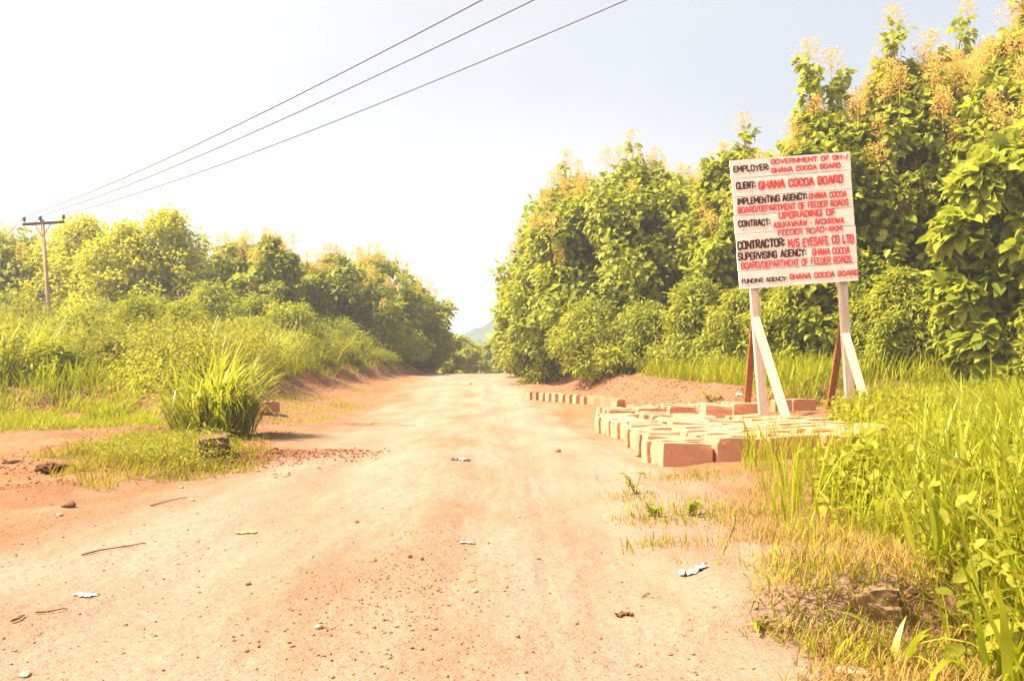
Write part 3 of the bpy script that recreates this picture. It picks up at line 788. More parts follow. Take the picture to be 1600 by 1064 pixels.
def lettering(txt, bl_, br_, cap, mat, bold):
    x0, z0 = sv(*bl_); x1, z1 = sv(*br_)
    H_ = cap * zk
    rl = random.Random(txt + str(bl_))
    th = H_ * (0.19 if bold < 0.05 else 0.235)
    gap = 0.40
    total = sum(GLYPH[c][0] + gap for c in txt) - gap
    th_c = th
    sx = (x1 - x0 - th_c) / total
    slope = (z1 - z0) / (x1 - x0)
    mb = MB(); cx_ = 0.0; k = 0; word = ''
    def done():
        if word:
            o = mb.build('lettering', mat, sign)
            o['label'] = ('red' if mat is M_REDPAINT else 'black') + ' painted word ' + word
    for c in txt:
        if c == ' ': done(); mb = MB(); word = ''
        else: word += c
        wd, strokes = GLYPH[c]
        dz, dk, ww = rl.gauss(0, 0.025), rl.gauss(0, 0.02), 1 + rl.gauss(0, 0.04)
        for st in strokes:
            for (ax_, ay), (bx_, by) in zip(st[:-1], st[1:]):
                def pt(u_, v_):
                    X = th_c / 2 + (cx_ + u_ * wd * ww + dk * v_) * sx
                    return Vector((BCX + x0 + X, 0, BCZ + z0 + slope * X + th / 2 + (v_ + dz) * (H_ - th)))
                a, b = pt(ax_, ay), pt(bx_, by)
                d = (b - a).normalized(); nrm = Vector((-d.z, 0, d.x))
                w2 = min(th, sx * 0.52 if abs(d.z) > 0.7 else th) / 2 * rl.uniform(0.88, 1.1)
                e = d * w2 * 0.55
                y = -0.0372 - 0.00025 * (k % 9); k += 1
                q = [a - e + nrm * w2 * rl.uniform(.9, 1.08), a - e - nrm * w2 * rl.uniform(.9, 1.08), b + e - nrm * w2 * rl.uniform(.9, 1.08), b + e + nrm * w2 * rl.uniform(.9, 1.08)]
                front = [(p.x, y, p.z) for p in q]; back = [(p.x, -0.033, p.z) for p in q]
                mb.add(front + back, [(0, 1, 2, 3), (7, 6, 5, 4), (0, 4, 5, 1), (1, 5, 6, 2), (2, 6, 7, 3), (3, 7, 4, 0)])
        cx_ += wd + gap
    done()
K_, R_ = M_BLACKPAINT, M_REDPAINT
for txt, b0, b1, cap, mt, bo in [
    ('EMPLOYER:', (103, 222), (340, 202), 45, K_, 0.043), ('CLIENT:', (122, 335), (253, 322), 50, K_, 0.043),
    ('IMPLEMENTING AGENCY:', (132, 438), (597, 394), 48, K_, 0.043), ('CONTRACT:', (140, 585), (353, 567), 47, K_, 0.043),
    ('CONTRACTOR:', (135, 735), (452, 707), 60, K_, 0.043), ('SUPERVISING AGENCY:', (140, 805), (595, 768), 52, K_, 0.043),
    ('FUNDING AGENCY:', (168, 957), (468, 933), 32, K_, 0.043),
    ('GOVERNMENT OF GH-/', (350, 166), (868, 122), 36, R_, 0.058), ('GHANA COCOA BOARD', (355, 222), (815, 180), 36, R_, 0.058),
    ('GHANA COCOA BOARD', (270, 335), (836, 284), 60, R_, 0.058), ('GHANA COCOA', (605, 394), (858, 373), 44, R_, 0.044),
    ('BOARD/DEPARTMENT OF FEEDER ROADS', (135, 493), (872, 430), 45, R_, 0.044), ('UPGRADING OF', (407, 527), (785, 497), 48, R_, 0.054),
    ('ASUKAWKAW - AKOKROWA', (373, 586), (842, 546), 41, R_, 0.044), ('FEEDER ROAD-4KM', (403, 638), (833, 601), 43, R_, 0.040),
    ('M/S EYESAFE CO LTD', (470, 717), (910, 676), 60, R_, 0.044), ('GHANA COCOA', (630, 768), (884, 750), 50, R_, 0.044),
    ('BOARD/DEPARTMENT OF FEEDER ROADS', (162, 862), (897, 806), 48, R_, 0.044), ('GHANA COCOA BOARD', (483, 928), (942, 892), 40, R_, 0.058)]:
    lettering(txt, b0, b1, cap, mt, bo)
def slocal(px, py, dy=0.0):                          # photo pixel -> sign-local point at depth offset dy
    p = at(px, py, SY + dy); X, Z = p.x - sb.x, p.z - sgz
    return Vector((X * ct + Z * st_, dy, -X * st_ + Z * ct))
for a, b in (((1164, 262), (1193, 655)), ((1305, 252), (1329, 655))):
    m_ = MB(); m_.bar(slocal(*a, 0.09), slocal(*b, 0.09), 0.135, 0.10); m_.build('post', M_POST, sign, bevel=0.004)
for a, b, y0, y1, mt, wd in (((1180, 497), (1231, 662), 0.0, -1.05, M_RAW, 0.135), ((1321, 522), (1357, 645), 0.0, -0.75, M_RAW, 0.12),
                            ((1179, 500), (1166, 646), 0.19, 0.9, M_BROWN, 0.11), ((1318, 495), (1294, 652), 0.19, 0.75, M_BROWN, 0.11)):
    m_ = MB(); pa, pb = slocal(*a, y0), slocal(*b, y1)
    m_.bar(pa, pb, wd, 0.05)
    o = m_.build('brace', mt, sign, bevel=0.004)
    o['label'] = 'pale front brace' if mt is M_RAW else 'red-brown rear brace'

# ------------------------------------------------------------------ utility pole and wires
UY = 27.0
pb, ptp = at(84, 590, UY), at(66, 343, UY)
pz = gz(pb.x, UY)
pole = tag(empty('utility_pole', (pb.x, UY, pz)), 'weathered wooden utility pole with a crossarm and three insulators at the far left', 'utility pole')
def pl(v): return Vector(v) - Vector((pb.x, UY, pz))
mb = MB(); mb.tube([pl((pb.x + 0.1, UY, pz - 0.5)), pl(pb.lerp(ptp, 0.5)), pl(ptp)], [0.070, 0.062, 0.052], 12); mb.build('pole', M_POLE, pole, True)
A, B = at(35, 351, UY - 0.2), at(101, 347, UY + 0.2)
mb = MB(); mb.bar(pl(A), pl(B), 0.075, 0.085, (0, 1, 0)); mb.build('crossarm', M_ARM, pole, bevel=0.01)
mb = MB()
C0 = at(69, 371, UY)
for q in (0.30, 0.70):
    mb.bar(pl(C0 + Vector((0, -0.10, 0))), pl(A.lerp(B, q) + Vector((0, -0.03, -0.02))), 0.022, 0.014)
mb.build('arm_brace', M_ARM, pole)
ins = []
for q in (0.04, 0.42, 0.97):
    p = A.lerp(B, q) + Vector((0, 0, 0.035))
    mb = MB(); mb.lathe([(0.012, 0), (0.012, 0.06), (0.05, 0.075), (0.065, 0.10), (0.04, 0.12), (0.055, 0.14), (0.05, 0.19), (0.02, 0.21)], pl(p), 12)
    mb.build('insulator', M_PORC, pole, True)
    ins.append(p + Vector((0, 0, 0.20)))
def wire(a, b, sag, r, label, n=40):
    pts = [a.lerp(b, i / n) - Vector((0, 0, 4 * sag * (i / n) * (1 - i / n))) for i in range(n + 1)]
    mb = MB(); mb.tube([p - a for p in pts], [r] * (n + 1), 6)
    o = mb.build('power_line', M_WIRE, None, True); o.location = a
    tag(o, label, 'power line', 'power lines on the utility pole')
# each wire runs from its insulator over the road towards a pole behind the camera
for p, (px, Yc), lb in zip(ins, ((754, 10.5), (835, 10.6), (980, 10.7)), ('upper left power line crossing the sky from the utility pole', 'middle power line crossing the sky from the utility pole', 'lowest right power line crossing the sky from the utility pole')):
    c = at(px, 0, Yc)
    b = c + (c - p) * 0.55                            # carries on past the top of the frame
    b.z = p.z + 0.1
    # sag chosen so that the wire meets the top of the frame at c
    tcx = 1 / 1.55
    lin = p.z + (b.z - p.z) * tcx
    wire(p, b, (lin - c.z) / (4 * tcx * (1 - tcx)), 0.0092, lb)
for p, (px, py, Y), lb in zip(ins[:2], ((-60, 415, 85), (-20, 412, 85)), ('thin power line going on to the left behind the utility pole, outer wire', 'thin power line going on to the left behind the utility pole, inner wire')):
    wire(p, at(px, py, Y), 0.5, 0.010, lb)

# ------------------------------------------------------------------ concrete blocks
BL, BT, BHH = 0.45, 0.148, 0.215
def block_mesh(seed):
    r = random.Random(seed)
    bm = bmesh.new()
    bmesh.ops.create_cube(bm, size=1)
    for v in bm.verts: v.co = Vector((v.co.x * BL, v.co.y * BT, (v.co.z + 0.5) * BHH))
    bmesh.ops.bevel(bm, geom=list(bm.edges), offset=0.004, segments=1, affect='EDGES')
    bmesh.ops.subdivide_edges(bm, edges=[e for e in bm.edges if e.calc_length() > 0.1], cuts=3, use_grid_fill=True)
    for v in bm.verts: v.co += Vector((r.gauss(0, 0.0016), r.gauss(0, 0.0016), r.gauss(0, 0.0016)))
    for _ in range(4):                                # chipped corners and edges
        c = Vector((r.choice((-1, 1)) * BL / 2 * r.choice((1, 1, 0.5)), r.choice((-1, 1)) * BT / 2, BHH * r.choice((1, 1, 0.95))))
        rr = r.uniform(0.02, 0.055)
        for v in bm.verts:
            if (v.co - c).length < rr: v.co += (Vector((0, 0, BHH * 0.4)) - c).normalized() * (rr - (v.co - c).length) * 0.6
    me = bpy.data.meshes.new('concrete_block'); bm.to_mesh(me); bm.free()
    me.materials.append(M_BLOCK)
    return me
BM = [block_mesh(i) for i in range(7)]
first_block = []
def block(x, y, yaw, label, roll=-2.6, dz=0, group='concrete blocks laid out beside the road'):
    if not first_block:
        o = link('concrete_block', BM[0]); first_block.append(o)
    else:
        o = first_block[0].copy(); o.data = random.choice(BM); COL.objects.link(o)
    o.location = (x, y, gz(x, y) - 0.012 + dz + random.uniform(-0.008, 0.006))
    o.rotation_euler = (rad(random.gauss(0, 0.6)), rad(roll + random.gauss(0, 0.5)), rad(yaw + random.gauss(0, 1.0)) + (math.pi if random.random() < 0.5 else 0))
    tag(o, label, 'concrete block', group)
    return o
yaw = 9.0
ux, uy = math.cos(rad(yaw)), math.sin(rad(yaw))
colname = ['in the leftmost row edging the dirt road', 'in the second row from the road', 'in the third row from the road before the left post', 'in the fourth row from the road beside tall grass', 'in the outermost right row among tall grass']
front = ['nearest concrete block of the whole lot, with a chipped upper left corner', 'front concrete block of the second row from the road, right of the chipped nearest block', 'front concrete block of the third row, half behind grass stalks', 'front concrete block of the fourth row, mostly behind grass', 'front concrete block of the outermost right row, buried in grass']
depth = [33, 32, 27, 19, 15]
for k in range(5):
    o0 = Vector((1.285 + BL / 2 * ux, 7.17 + BL / 2 * uy)) + Vector((ux, uy)) * (BL + 0.055) * k
    s = 0.0; gs = 0.0
    for i in range(depth[k]):
        if i and i % 7 == 0: gs += random.uniform(-0.02, 0.14); s += random.uniform(0.0, 0.05)
        y = o0.y + s + BT / 2 + (0.10 if k == 4 else 0); x = o0.x - 0.06 * s + gs + random.gauss(0, 0.020)
        s += BT + random.choice((0.008, 0.014, 0.020, 0.028, 0.05))
        if i > 2 and random.random() < 0.03: continue
        block(x, y, yaw, front[k] if i == 0 else 'pale concrete block on edge ' + colname[k])
# far part of the lot, towards the left post
for k in range(5):
    for i in range(9 if k < 4 else 5):
        if random.random() < 0.08: continue
        block(1.78 + k * 0.53 + random.gauss(0, 0.02), 13.6 + 0.09 * k + i * 0.165 - 0.2 * (k == 3), 6, 'pale concrete block in the far group beyond the gap, left of the signboard', -1.5)
for i in range(3):
    block(4.75 + i * 0.16, 14.5 + 0.02 * i, 12, ['concrete block lying behind the left post of the signboard, leftmost of three', 'middle one of three concrete blocks behind the signboard posts', 'rightmost of three concrete blocks behind the signboard posts'][i], -1.5) if i != 1 else block(4.95, 14.72, 8, 'middle one of three concrete blocks behind the signboard posts', -1.5)
# curving line of blocks further up the road
for i in range(9):
    f = i / 8
    x = 0.62 + 1.25 * f; y = 22.6 - 2.3 * f
    block(x, y, 35, 'block in the spaced line further up the road, ' + ['farthest one', 'second from its far end', 'third from its far end', 'fourth from its far end', 'the middle one', 'fourth from its near end', 'third from its near end', 'second from its near end', 'the nearest one'][i], -1.0, group='concrete blocks in a line up the road')
for i in range(8):
    block(1.98 + 0.05 * i + random.gauss(0, 0.01), 20.0 - 0.25 * i, 58, 'concrete block in the close row running right from the spaced line', -1.0, group='concrete blocks in a row up the road')
for i, (px, Y, lb) in enumerate(((398, 15.6, 'concrete block lying left of the road, half behind the tall grass clump'), (421, 15.4, 'concrete block left of the road showing its end, right of the tall grass clump'))):
    block((px - PX) * Y / F, Y, 60 + 14 * i, lb, 0, 0.02, group='concrete blocks left of the road')

# ------------------------------------------------------------------ grasses and weeds (uncountable)
# right foreground: tall green grass and leafy weeds
def d_tall(x, y): return sm((tall_in(x, y) - 0.02) / 0.35) * (x < y * 0.72 + 0.8)
def h_tall(x, y): return np.clip(0.36 + 0.24 * tall_in(x, y), 0.34, 1.0) * (0.7 + 0.7 * vnoise(x * 1.6, y * 1.6, 131)) * np.where(y < 4.2, 0.95, 1.0) * np.where(y > 8.5, 0.75, 1) * np.where((y > 9.5) & (x < 5.9), 0.55, 1)
grass('tall_grass', scatter(12000, 0.8, 8.5, 1.7, 9.5, d_tall, True), 0.30, 1.15, 0.009, M_GRASS, 0.28, 0.7, h_tall, 'tall green grass filling the right foreground beside the concrete blocks')
grass('meadow_grass', scatter(13000, 3.0, 14, 8.5, 15.6, lambda x, y: sm((tall_in(x, y) - 0.0) / 0.4), True), 0.30, 0.62, 0.013, M_GRASS, 0.35, 0.9, None, 'lower green grass around and behind the signboard posts')
grass('straw_stalks', scatter(900, 1.2, 7.0, 2.0, 9.0, d_tall, True), 0.4, 1.0, 0.005, M_DRY, 0.35, 0.5, h_tall, 'thin straw-coloured dead stalks among the tall grass on the right')
P = scatter(1900, 1.0, 5.6, 1.9, 7.5, d_tall, True)
grass('reed_grass', P, 0.65, 1.3, 0.022, M_CLUMP, 0.35, 1.1, h_tall, 'broad bladed grass stalks rising among the tall grass on the right')
def weeds(name, P, per, hmin, hmax, size, mat, label, spread=0.09, shape='leaf'):
    n = len(P); ci = np.repeat(np.arange(n), per); m = len(ci)
    h = rng.uniform(hmin, hmax, n)
    th = rng.uniform(0, 6.283, m); t = rng.random(m) ** 0.7
    Q_ = P[ci] + np.stack([np.cos(th) * spread * rng.random(m), np.sin(th) * spread * rng.random(m), h[ci] * t], -1)
    ax = np.stack([np.cos(th), np.sin(th), rng.normal(-0.3, 0.5, m)], -1)
    nr = np.stack([rng.normal(0, 0.6, m), rng.normal(-0.35, 0.6, m), np.ones(m)], -1)
    V, Fc = leaf_cloud(Q_, ax, nr, size * rng.uniform(0.5, 1.25, m), shape)
    return tag(link(name, mesh_np(name, V, [Fc]), mat), label, 'weeds', kind='stuff')
weeds('leafy_weeds', scatter(2600, 1.2, 7.5, 2.1, 8.5, lambda x, y: d_tall(x, y) * np.where(y < 3.6, 0.4, 1.0) * (vnoise(x * 1.3, y * 1.3, 91) > 0.33), True), 10, 0.10, 0.50, 0.060, M_WEED, 'round-leaved creeping weeds among the grass in the right foreground')
weeds('small_weeds', scatter(3200, 3.0, 14, 7.5, 16.5, lambda x, y: sm((tall_in(x, y) + 0.2) / 0.4) * (y < 15.4) + (bank_right(x, y) > 1.2), True), 9, 0.15, 0.45, 0.075, M_WEED, 'small-leaved weeds between the grass near the signboard')
grass('thin_stalks', scatter(620, 1.2, 3.9, 4.0, 7.05, lambda x, y: (x > 1.40 + (y - 4.5) * 0.20) * (tall_in(x, y) < 0.5) * (vnoise(x * 2.5, y * 2.5, 115) > 0.4), False), 0.25, 0.62, 0.008, M_GRASS, 0.2, 0.6, None, 'thin green grass stalks standing in front of the concrete blocks')
# dry short grass on the right shoulder
def d_dry(x, y):
    e = np.interp(y, [1.3, 2.2, 3.0, 3.6, 4.4, 5.4, 6.6], [0.42, 0.60, 0.80, 0.72, 0.95, 1.35, 1.75])
    return sm((x - e + fbm(x * 3, y * 3, 95) * 0.5) / 0.35) * (1 - 0.75 * sm((tall_in(x, y) - 0.2) / 0.3)) * (y < 6.9) * (0.35 + 0.65 * sm((fbm(x * 2.2, y * 2.2, 96) + 0.12) / 0.2))
grass('dry_grass', scatter(36000, 0.35, 2.6, 1.5, 6.8, d_dry, True), 0.025, 0.12, 0.0032, M_DRY, 1.15, 0.9, None, 'short dried grass on the right shoulder of the road')
grass('fresh_turf', scatter(4000, 0.35, 2.8, 1.5, 6.8, lambda x, y: d_dry(x, y) * sm((vnoise(x * 2, y * 2, 99) - 0.4) / 0.3), True), 0.03, 0.13, 0.005, M_GRASS, 0.7, 0.9, None, 'short green grass mixed into the dried grass on the right')
# right bank behind the blocks
grass('bank_grass', scatter(26000, 0.4, 13, 15.5, 36, lambda x, y: np.maximum(sm((bank_right(x, y) - 1.0) / 0.6), 0.8 * sm((bank_right(x, y) + 0.3) / 0.4) * sm((x - 4.2) / 0.8)) * (0.4 + 0.6 * sm((vnoise(x * 1.5, y * 1.5, 151) - 0.3) / 0.2)), True), 0.25, 0.85, 0.020, M_GRASS, 0.35, 0.9, None, 'bright grass on top of the red bank on the right')
# left bank
for i, (px, tp, Y, hw, mt, lb) in enumerate((
    (45, 478, 23, 60, M_WEED, 'loose yellow-green scrub on the left bank just left of the pole foot'),
    (130, 492, 20, 60, M_SHRUB, 'scrub with fine yellow leaves on the left bank below the pole'),
    (215, 470, 23, 50, M_GRASS, 'bright green scrub on the left bank above the red side track'),
    (10, 520, 18, 55, M_SHRUB, 'low scrub at the left edge on the front of the bank'),
    (285, 480, 23, 50, M_GRASS, 'bright scrub on the left bank behind the tall grass clump'),
    (392, 500, 26, 44, M_SHRUB, 'dark leafy scrub on the left bank right of the tall grass clump'),
    (180, 535, 17, 44, M_WEED, 'low bright scrub at the front of the left bank'),
    (85, 545, 16.5, 46, M_GRASS, 'small scrub on the bank face above the red side track'),
    (240, 560, 17, 34, M_SHRUB, 'small round scrub left of the tall grass clump'),
    (345, 505, 27, 40, M_WEED, 'yellowish scrub on the bank above the tall grass clump'),
    (455, 535, 27, 42, M_GRASS, 'bright low scrub on the bank above the red earth strip'),
    (530, 545, 31, 36, M_GRASS, 'bright low scrub on the bank midway along the red earth strip'),
    (585, 555, 36, 30, M_SHRUB, 'low scrub at the far end of the red earth strip'))):
    tree_px('scrub', px, tp, Y, hw, lb, group='scrub on the left bank', cat='bush', leaf=(0.09, 0.13, 0.11)[i % 3], shape='slim', mat=mt, n_leaf=7000, seed=400 + i * 3, top_pow=2.0, c0=0.03, clump=0.30, parts=('stem', 'foliage'))
grass('coarse_grass', scatter(5000, -22, -4.5, 14, 34, lambda x, y: sm((bank_left(x, y) - 0.6) / 0.5) * (vnoise(x * 0.9, y * 0.9, 119) > 0.55) * (np.abs(x) < 0.66 * y + 1), True), 0.8, 1.7, 0.034, M_CLUMP, 0.25, 1.1, None, 'coarse tall tussocks among the grass on the left bank', 0.3)
grass('bank_grass', scatter(52000, -26, -3.5, 13.5, 42, lambda x, y: np.maximum(sm((bank_left(x, y) - 0.75) / 0.5), (bank_left(x, y) > -0.5) * (x < -6.2 + (y - 14) * 0.05) * (vnoise(x * 0.8, y * 0.8, 111) > 0.22)) * (np.abs(x) < 0.66 * y + 1), True), 0.22, 0.8, 0.018, M_GRASS, 0.4, 0.95, lambda x, y: (0.35 + 0.9 * vnoise(x * 0.5, y * 0.5, 97) + 0.9 * np.clip(vnoise(x * 1.3, y * 1.3, 117) - 0.45, 0, 1)) * np.where(bank_left(x, y) < 0.7, 0.55, 0.8), 'tall bright grass covering the left bank')
weeds('bank_scrub', scatter(2600, -24, -4, 13.5, 36, lambda x, y: sm((bank_left(x, y) - 0.2) / 0.6) * (vnoise(x * 0.6, y * 0.6, 141) > 0.58) * (np.abs(x) < 0.66 * y + 1), True), 26, 0.4, 1.2, 0.07, M_ACACIA, 'olive small-leaved scrub in patches on the left bank', 0.4, 'slim')
weeds('bank_weeds', scatter(5000, -24, -4, 13.5, 36, lambda x, y: sm((bank_left(x, y) - 0.4) / 0.6) * (vnoise(x * 0.7, y * 0.7, 98) > 0.56) * (np.abs(x) < 0.66 * y + 1), True), 24, 0.3, 1.5, 0.085, M_WEED, 'leafy weeds and scrub among the grass on the left bank', 0.35, 'slim')
# weeds around the clump and along the side track
grass('short_grass', scatter(9000, -6.2, -1.8, 5.6, 12, lambda x, y: sm((weed_island(x, y) - 0.0) / 0.25) * (0.25 + 0.75 * sm((vnoise(x * 3, y * 3, 125) - 0.3) / 0.3)), True), 0.03, 0.13, 0.007, M_TURF, 0.8, 0.9, lambda x, y: 0.5 + 1.0 * vnoise(x * 2, y * 2, 127), 'patch of short grass and weeds left of the road around the tall grass clump')
weeds('low_weeds', scatter(1300, -6.0, -1.8, 6.3, 12, lambda x, y: sm((weed_island(x, y) - 0.25) / 0.3), True), 12, 0.03, 0.26, 0.036, M_WEED, 'low leafy weeds left of the road at the foot of the tall grass clump', 0.12, 'slim')
grass('verge_grass', scatter(9000, -12, -3.4, 10.5, 17, lambda x, y: sm((weed_strip(x, y) - 0.1) / 0.25) * sm((vnoise(x * 1.1, y * 1.1, 123) - 0.3) / 0.25), True), 0.05, 0.26, 0.010, M_GRASS, 0.6, 0.9, lambda x, y: (0.4 + 1.3 * vnoise(x * 1.4, y * 1.4, 121)) * np.clip(0.35 + 1.2 * weed_strip(x, y), 0.3, 1), 'grass between the red side track and the left bank')
grass('shoulder_grass', scatter(2600, -6.5, -2.5, 10, 30, lambda x, y: sm((fbm(x * 0.9, y * 0.6, 101) - 0.05) / 0.1) * (np.abs(x - road_c(y) + 3.2) < 0.9), True), 0.03, 0.12, 0.011, M_GRASS, 0.6, 0.9, None, 'sparse short grass on the left shoulder of the road')

# tall grass clump left of the road
cx, cy = (335 - PX) * 10.7 / F, 10.7
n = 900
rr = rng.random(n) ** 0.8 * np.array(0.42); th = rng.uniform(0, 6.283, n)
P = np.stack([cx + rr * 1.15 * np.cos(th), cy + rr * np.sin(th), np.zeros(n)], -1); P[:, 2] = ground_z(P[:, 0], P[:, 1]) - 0.02
az = np.where(rng.random(n) < 0.45, rng.normal(0.0, 0.6, n), th + rng.normal(0, 0.5, n))
V, q, t = blade_cloud(P, rng.uniform(0.5, 1.55, n) * (1.08 - 0.5 * rr), 0.030 * rng.uniform(0.6, 1.3, n), az, np.abs(rng.normal(0.06, 0.08, n)) + 0.62 * rr, np.abs(rng.normal(1.9, 0.8, n)), 1.9)
tag(link('grass_clump', mesh_np('grass_clump', V, [q, t]), M_CLUMP), 'tall clump of broad-bladed grass leaning right on the left side of the road', 'grass clump')

# ------------------------------------------------------------------ stones, stubs, twigs and litter
def rock_mesh(seed, sx, sy, sz, rough=0.22, cuts=2):
    r = random.Random(seed); bm = bmesh.new()
    bmesh.ops.create_icosphere(bm, subdivisions=cuts, radius=0.5)
    off = [Vector((r.gauss(0, 1), r.gauss(0, 1), r.gauss(0, 1))).normalized() for _ in range(7)]
    for v in bm.verts:
        d = v.co.normalized(); k = 1.0
        for f in off: k = min(k, (0.72 + 0.05 * r.random()) / max(0.05, d.dot(f))) if d.dot(f) > 0 else k
        k *= 1 + r.gauss(0, rough * 0.12)
        v.co = Vector((v.co.x * sx * k, v.co.y * sy * k, v.co.z * sz * k))
    me = bpy.data.meshes.new('stone'); bm.to_mesh(me); bm.free(); return me
def ground_at(px, py):
    """point of the ground seen at a photo pixel"""
    Y = np.linspace(1.6, 46, 9000); X = (px - PX) * Y / F; Z = EYE - (py - HY) * Y / F
    k = np.argmax(Z <= ground_z(X, Y)); return Vector((X[k], Y[k], gz(X[k], Y[k])))
def stone(px, py, wpx, label, mat=M_STONE, flat=0.6, seed=None, name='stone', cat='stone', sink=0.25, cuts=2):
    p = ground_at(px, py); s = wpx * p.y / F
    o = link(name, rock_mesh(seed or int(px * 7 + py), s, s * 0.8, s * flat, 0.22 if cuts == 2 else 1.3, cuts), mat)
    o.location = (p.x, p.y, p.z + s * flat * (0.5 - sink)); o.rotation_euler = (0, 0, random.uniform(0, 6.28))
    return tag(o, label, cat)
stone(108, 792, 24, 'reddish stone on the bare earth at the left edge, larger of two')
stone(93, 806, 11, 'small pale stone just below the reddish stone at the left', M_PALE)
stone(80, 738, 44, 'dark brown clod of earth on the left track', M_MUD, 0.5, name='earth_clod', cat='clod', cuts=3)
stone(22, 724, 30, 'dark flat clod of earth at the left edge of the picture', M_MUD, 0.25, name='earth_clod', cat='clod', cuts=3)
stone(872, 706, 13, 'brick-red stone lying on the right half of the road', M_STONE, 0.6)
stone(283, 762, 9, 'white stone at the lower edge of the weed patch on the left', M_PALE)
stone(498, 982, 17, 'pale stone on the road in the lower middle of the picture', M_PALE, 0.5)
stone(583, 877, 13, 'flat stone at the left of the gravelly streak on the road', M_STONE, 0.4)
stone(640, 871, 9, 'small red stone in the gravelly streak, upper of the pair', M_STONE, 0.8)
stone(659, 875, 8, 'small round red stone at the right of the gravelly streak', M_STONE, 0.9)
stone(742, 925, 13, 'pale stone with a dark underside right of the gravelly streak', M_PALE, 0.5)
stone(809, 996, 11, 'single red stone near the bottom of the road', M_STONE, 0.7)
stone(841, 874, 9, 'small red stone on the right wheel track', M_STONE, 0.6)
stone(1047, 1023, 11, 'flat red stone at the bottom right of the road', M_STONE, 0.5)
stone(388, 987 - 73, 11, 'dark pebble left of the road middle', M_STONE, 0.6)
stone(557, 817, 9, 'brown pebble beside a scrap of litter, middle of the road', M_STONE, 0.7)
stone(300, 782, 11, 'pale stone on the left shoulder below the weed patch', M_PALE, 0.5)
stone(385, 1017, 12, 'reddish stone in the lower left quarter of the road', M_STONE, 0.45)
stone(40, 1055, 26, 'pale flat stone at the bottom left corner', M_PALE, 0.35)
stone(735, 600, 5, 'dark stone far up the road', M_STONE, 0.5)
# old concrete marker stubs
def stub(px, py, wpx, hpx, label, seed, yaw_, dep=1.0):
    p = ground_at(px, py); wd, ht = wpx * p.y / F, hpx * p.y / F
    r = random.Random(seed); bm = bmesh.new()
    bmesh.ops.create_cube(bm, size=1)
    bmesh.ops.subdivide_edges(bm, edges=list(bm.edges), cuts=13, use_grid_fill=True)
    for v in bm.verts:
        c = v.co.copy(); k = 1.0
        m = sorted((abs(c.x), abs(c.y), abs(c.z)))
        if m[1] > 0.42: k = 0.94
        n_ = fbm(np.array([c.x * 4 + seed + c.z * 2.3]), np.array([c.y * 4 + c.z * 5]), seed, 5)[0]
        v.co = Vector((c.x * wd * (k + n_ * 0.5), c.y * wd * dep * (k + n_ * 0.5), (c.z + 0.5) * ht * 1.25 - ht * 0.25 + n_ * 0.30 * ht))
    me = bpy.data.meshes.new('concrete_stub'); bm.to_mesh(me); bm.free()
    o = link('concrete_stub', me, M_CONC); o.location = (p.x, p.y + wd * dep / 2, p.z); o.rotation_euler = (rad(3), rad(-4), rad(yaw_))
    return tag(o, label, 'concrete stub')
stub(326, 714, 46, 30, 'weathered concrete stub at the foot of the tall grass clump on the left', 5, 20)
stub(1378, 976, 70, 52, 'crumbling concrete stub among the dried grass at the lower right', 9, -12, 0.8)
stone(1330, 1052, 60, 'pale broken slab of concrete at the bottom right edge of the grass', M_PALE, 0.25)
stone(1290, 1010, 30, 'pale rubble lump beside the crumbling stub', M_PALE, 0.4)

# gravel
def gravel(name, P, smin, smax, mat, label):
    ico = bmesh.new(); bmesh.ops.create_icosphere(ico, subdivisions=1, radius=0.5)
    T = np.array([v.co[:] for v in ico.verts]); Fc = np.array([[v.index for v in f.verts] for f in ico.faces]); ico.free()
    n, k = len(P), len(T)
    s = smin + (smax - smin) * rng.random(n) ** 4.5
    V = T[None] * (1 + rng.normal(0, 0.32, (n, k, 1))) * np.stack([s * rng.uniform(0.7, 1.6, n), s * rng.uniform(0.7, 1.4, n), s * rng.uniform(0.5, 1.0, n)], -1)[:, None]
    V = V + P[:, None] + np.array([0, 0, 0.010]) + np.stack([0 * s, 0 * s, s * 0.10], -1)[:, None]
    tag(link(name, mesh_np(name, V.reshape(-1, 3), [(Fc[None] + (np.arange(n) * k)[:, None, None]).reshape(-1, 3)]), mat), label, 'gravel', kind='stuff')
def d_grav(x, y):
    patch = 0.9 * np.exp(-(((x + 0.42 + (y - 3.2) * 0.03) / 0.26) ** 2 + ((y - 3.2) / 0.9) ** 2))
    side = sm((np.abs(x - road_c(y)) - 1.5) / 0.8) * 0.3
    return np.clip(0.10 + patch + side, 0, 1) * (0.3 + 0.9 * vnoise(x * 2.2, y * 2.2, 103)) * (weed_island(x, y) < 0.1) * (np.abs(x) < 0.7 * y + 0.4)
gravel('gravel', scatter(17000, -7, 2.6, 1.7, 16, d_grav, True), 0.0018, 0.0125, M_GRIT, 'loose reddish gravel strewn over the dirt road')
gravel('gravel', scatter(2600, -7, 2.6, 1.7, 16, d_grav, True), 0.002, 0.011, M_PALE, 'loose pale grit strewn over the dirt road')
gravel('soil_clods', scatter(6000, -4.4, -1.3, 6.4, 9.4, lambda x, y: np.exp(-(((x + 2.5) / 0.8) ** 2 + ((y - 7.6 - (x + 2.5) * 0.9) / 0.55) ** 2))), 0.005, 0.030, M_CLOD, 'crumbled red earth heaped at the edge of the weed patch left of the road')
gravel('soil_clods', scatter(5200, 0.5, 8, 14, 30, lambda x, y: np.exp(-((bank_right(x, y) - 0.4) / 0.6) ** 2) * (x < 4.6)), 0.008, 0.050, M_CLOD, 'crumbled red earth on the slope of the right bank')
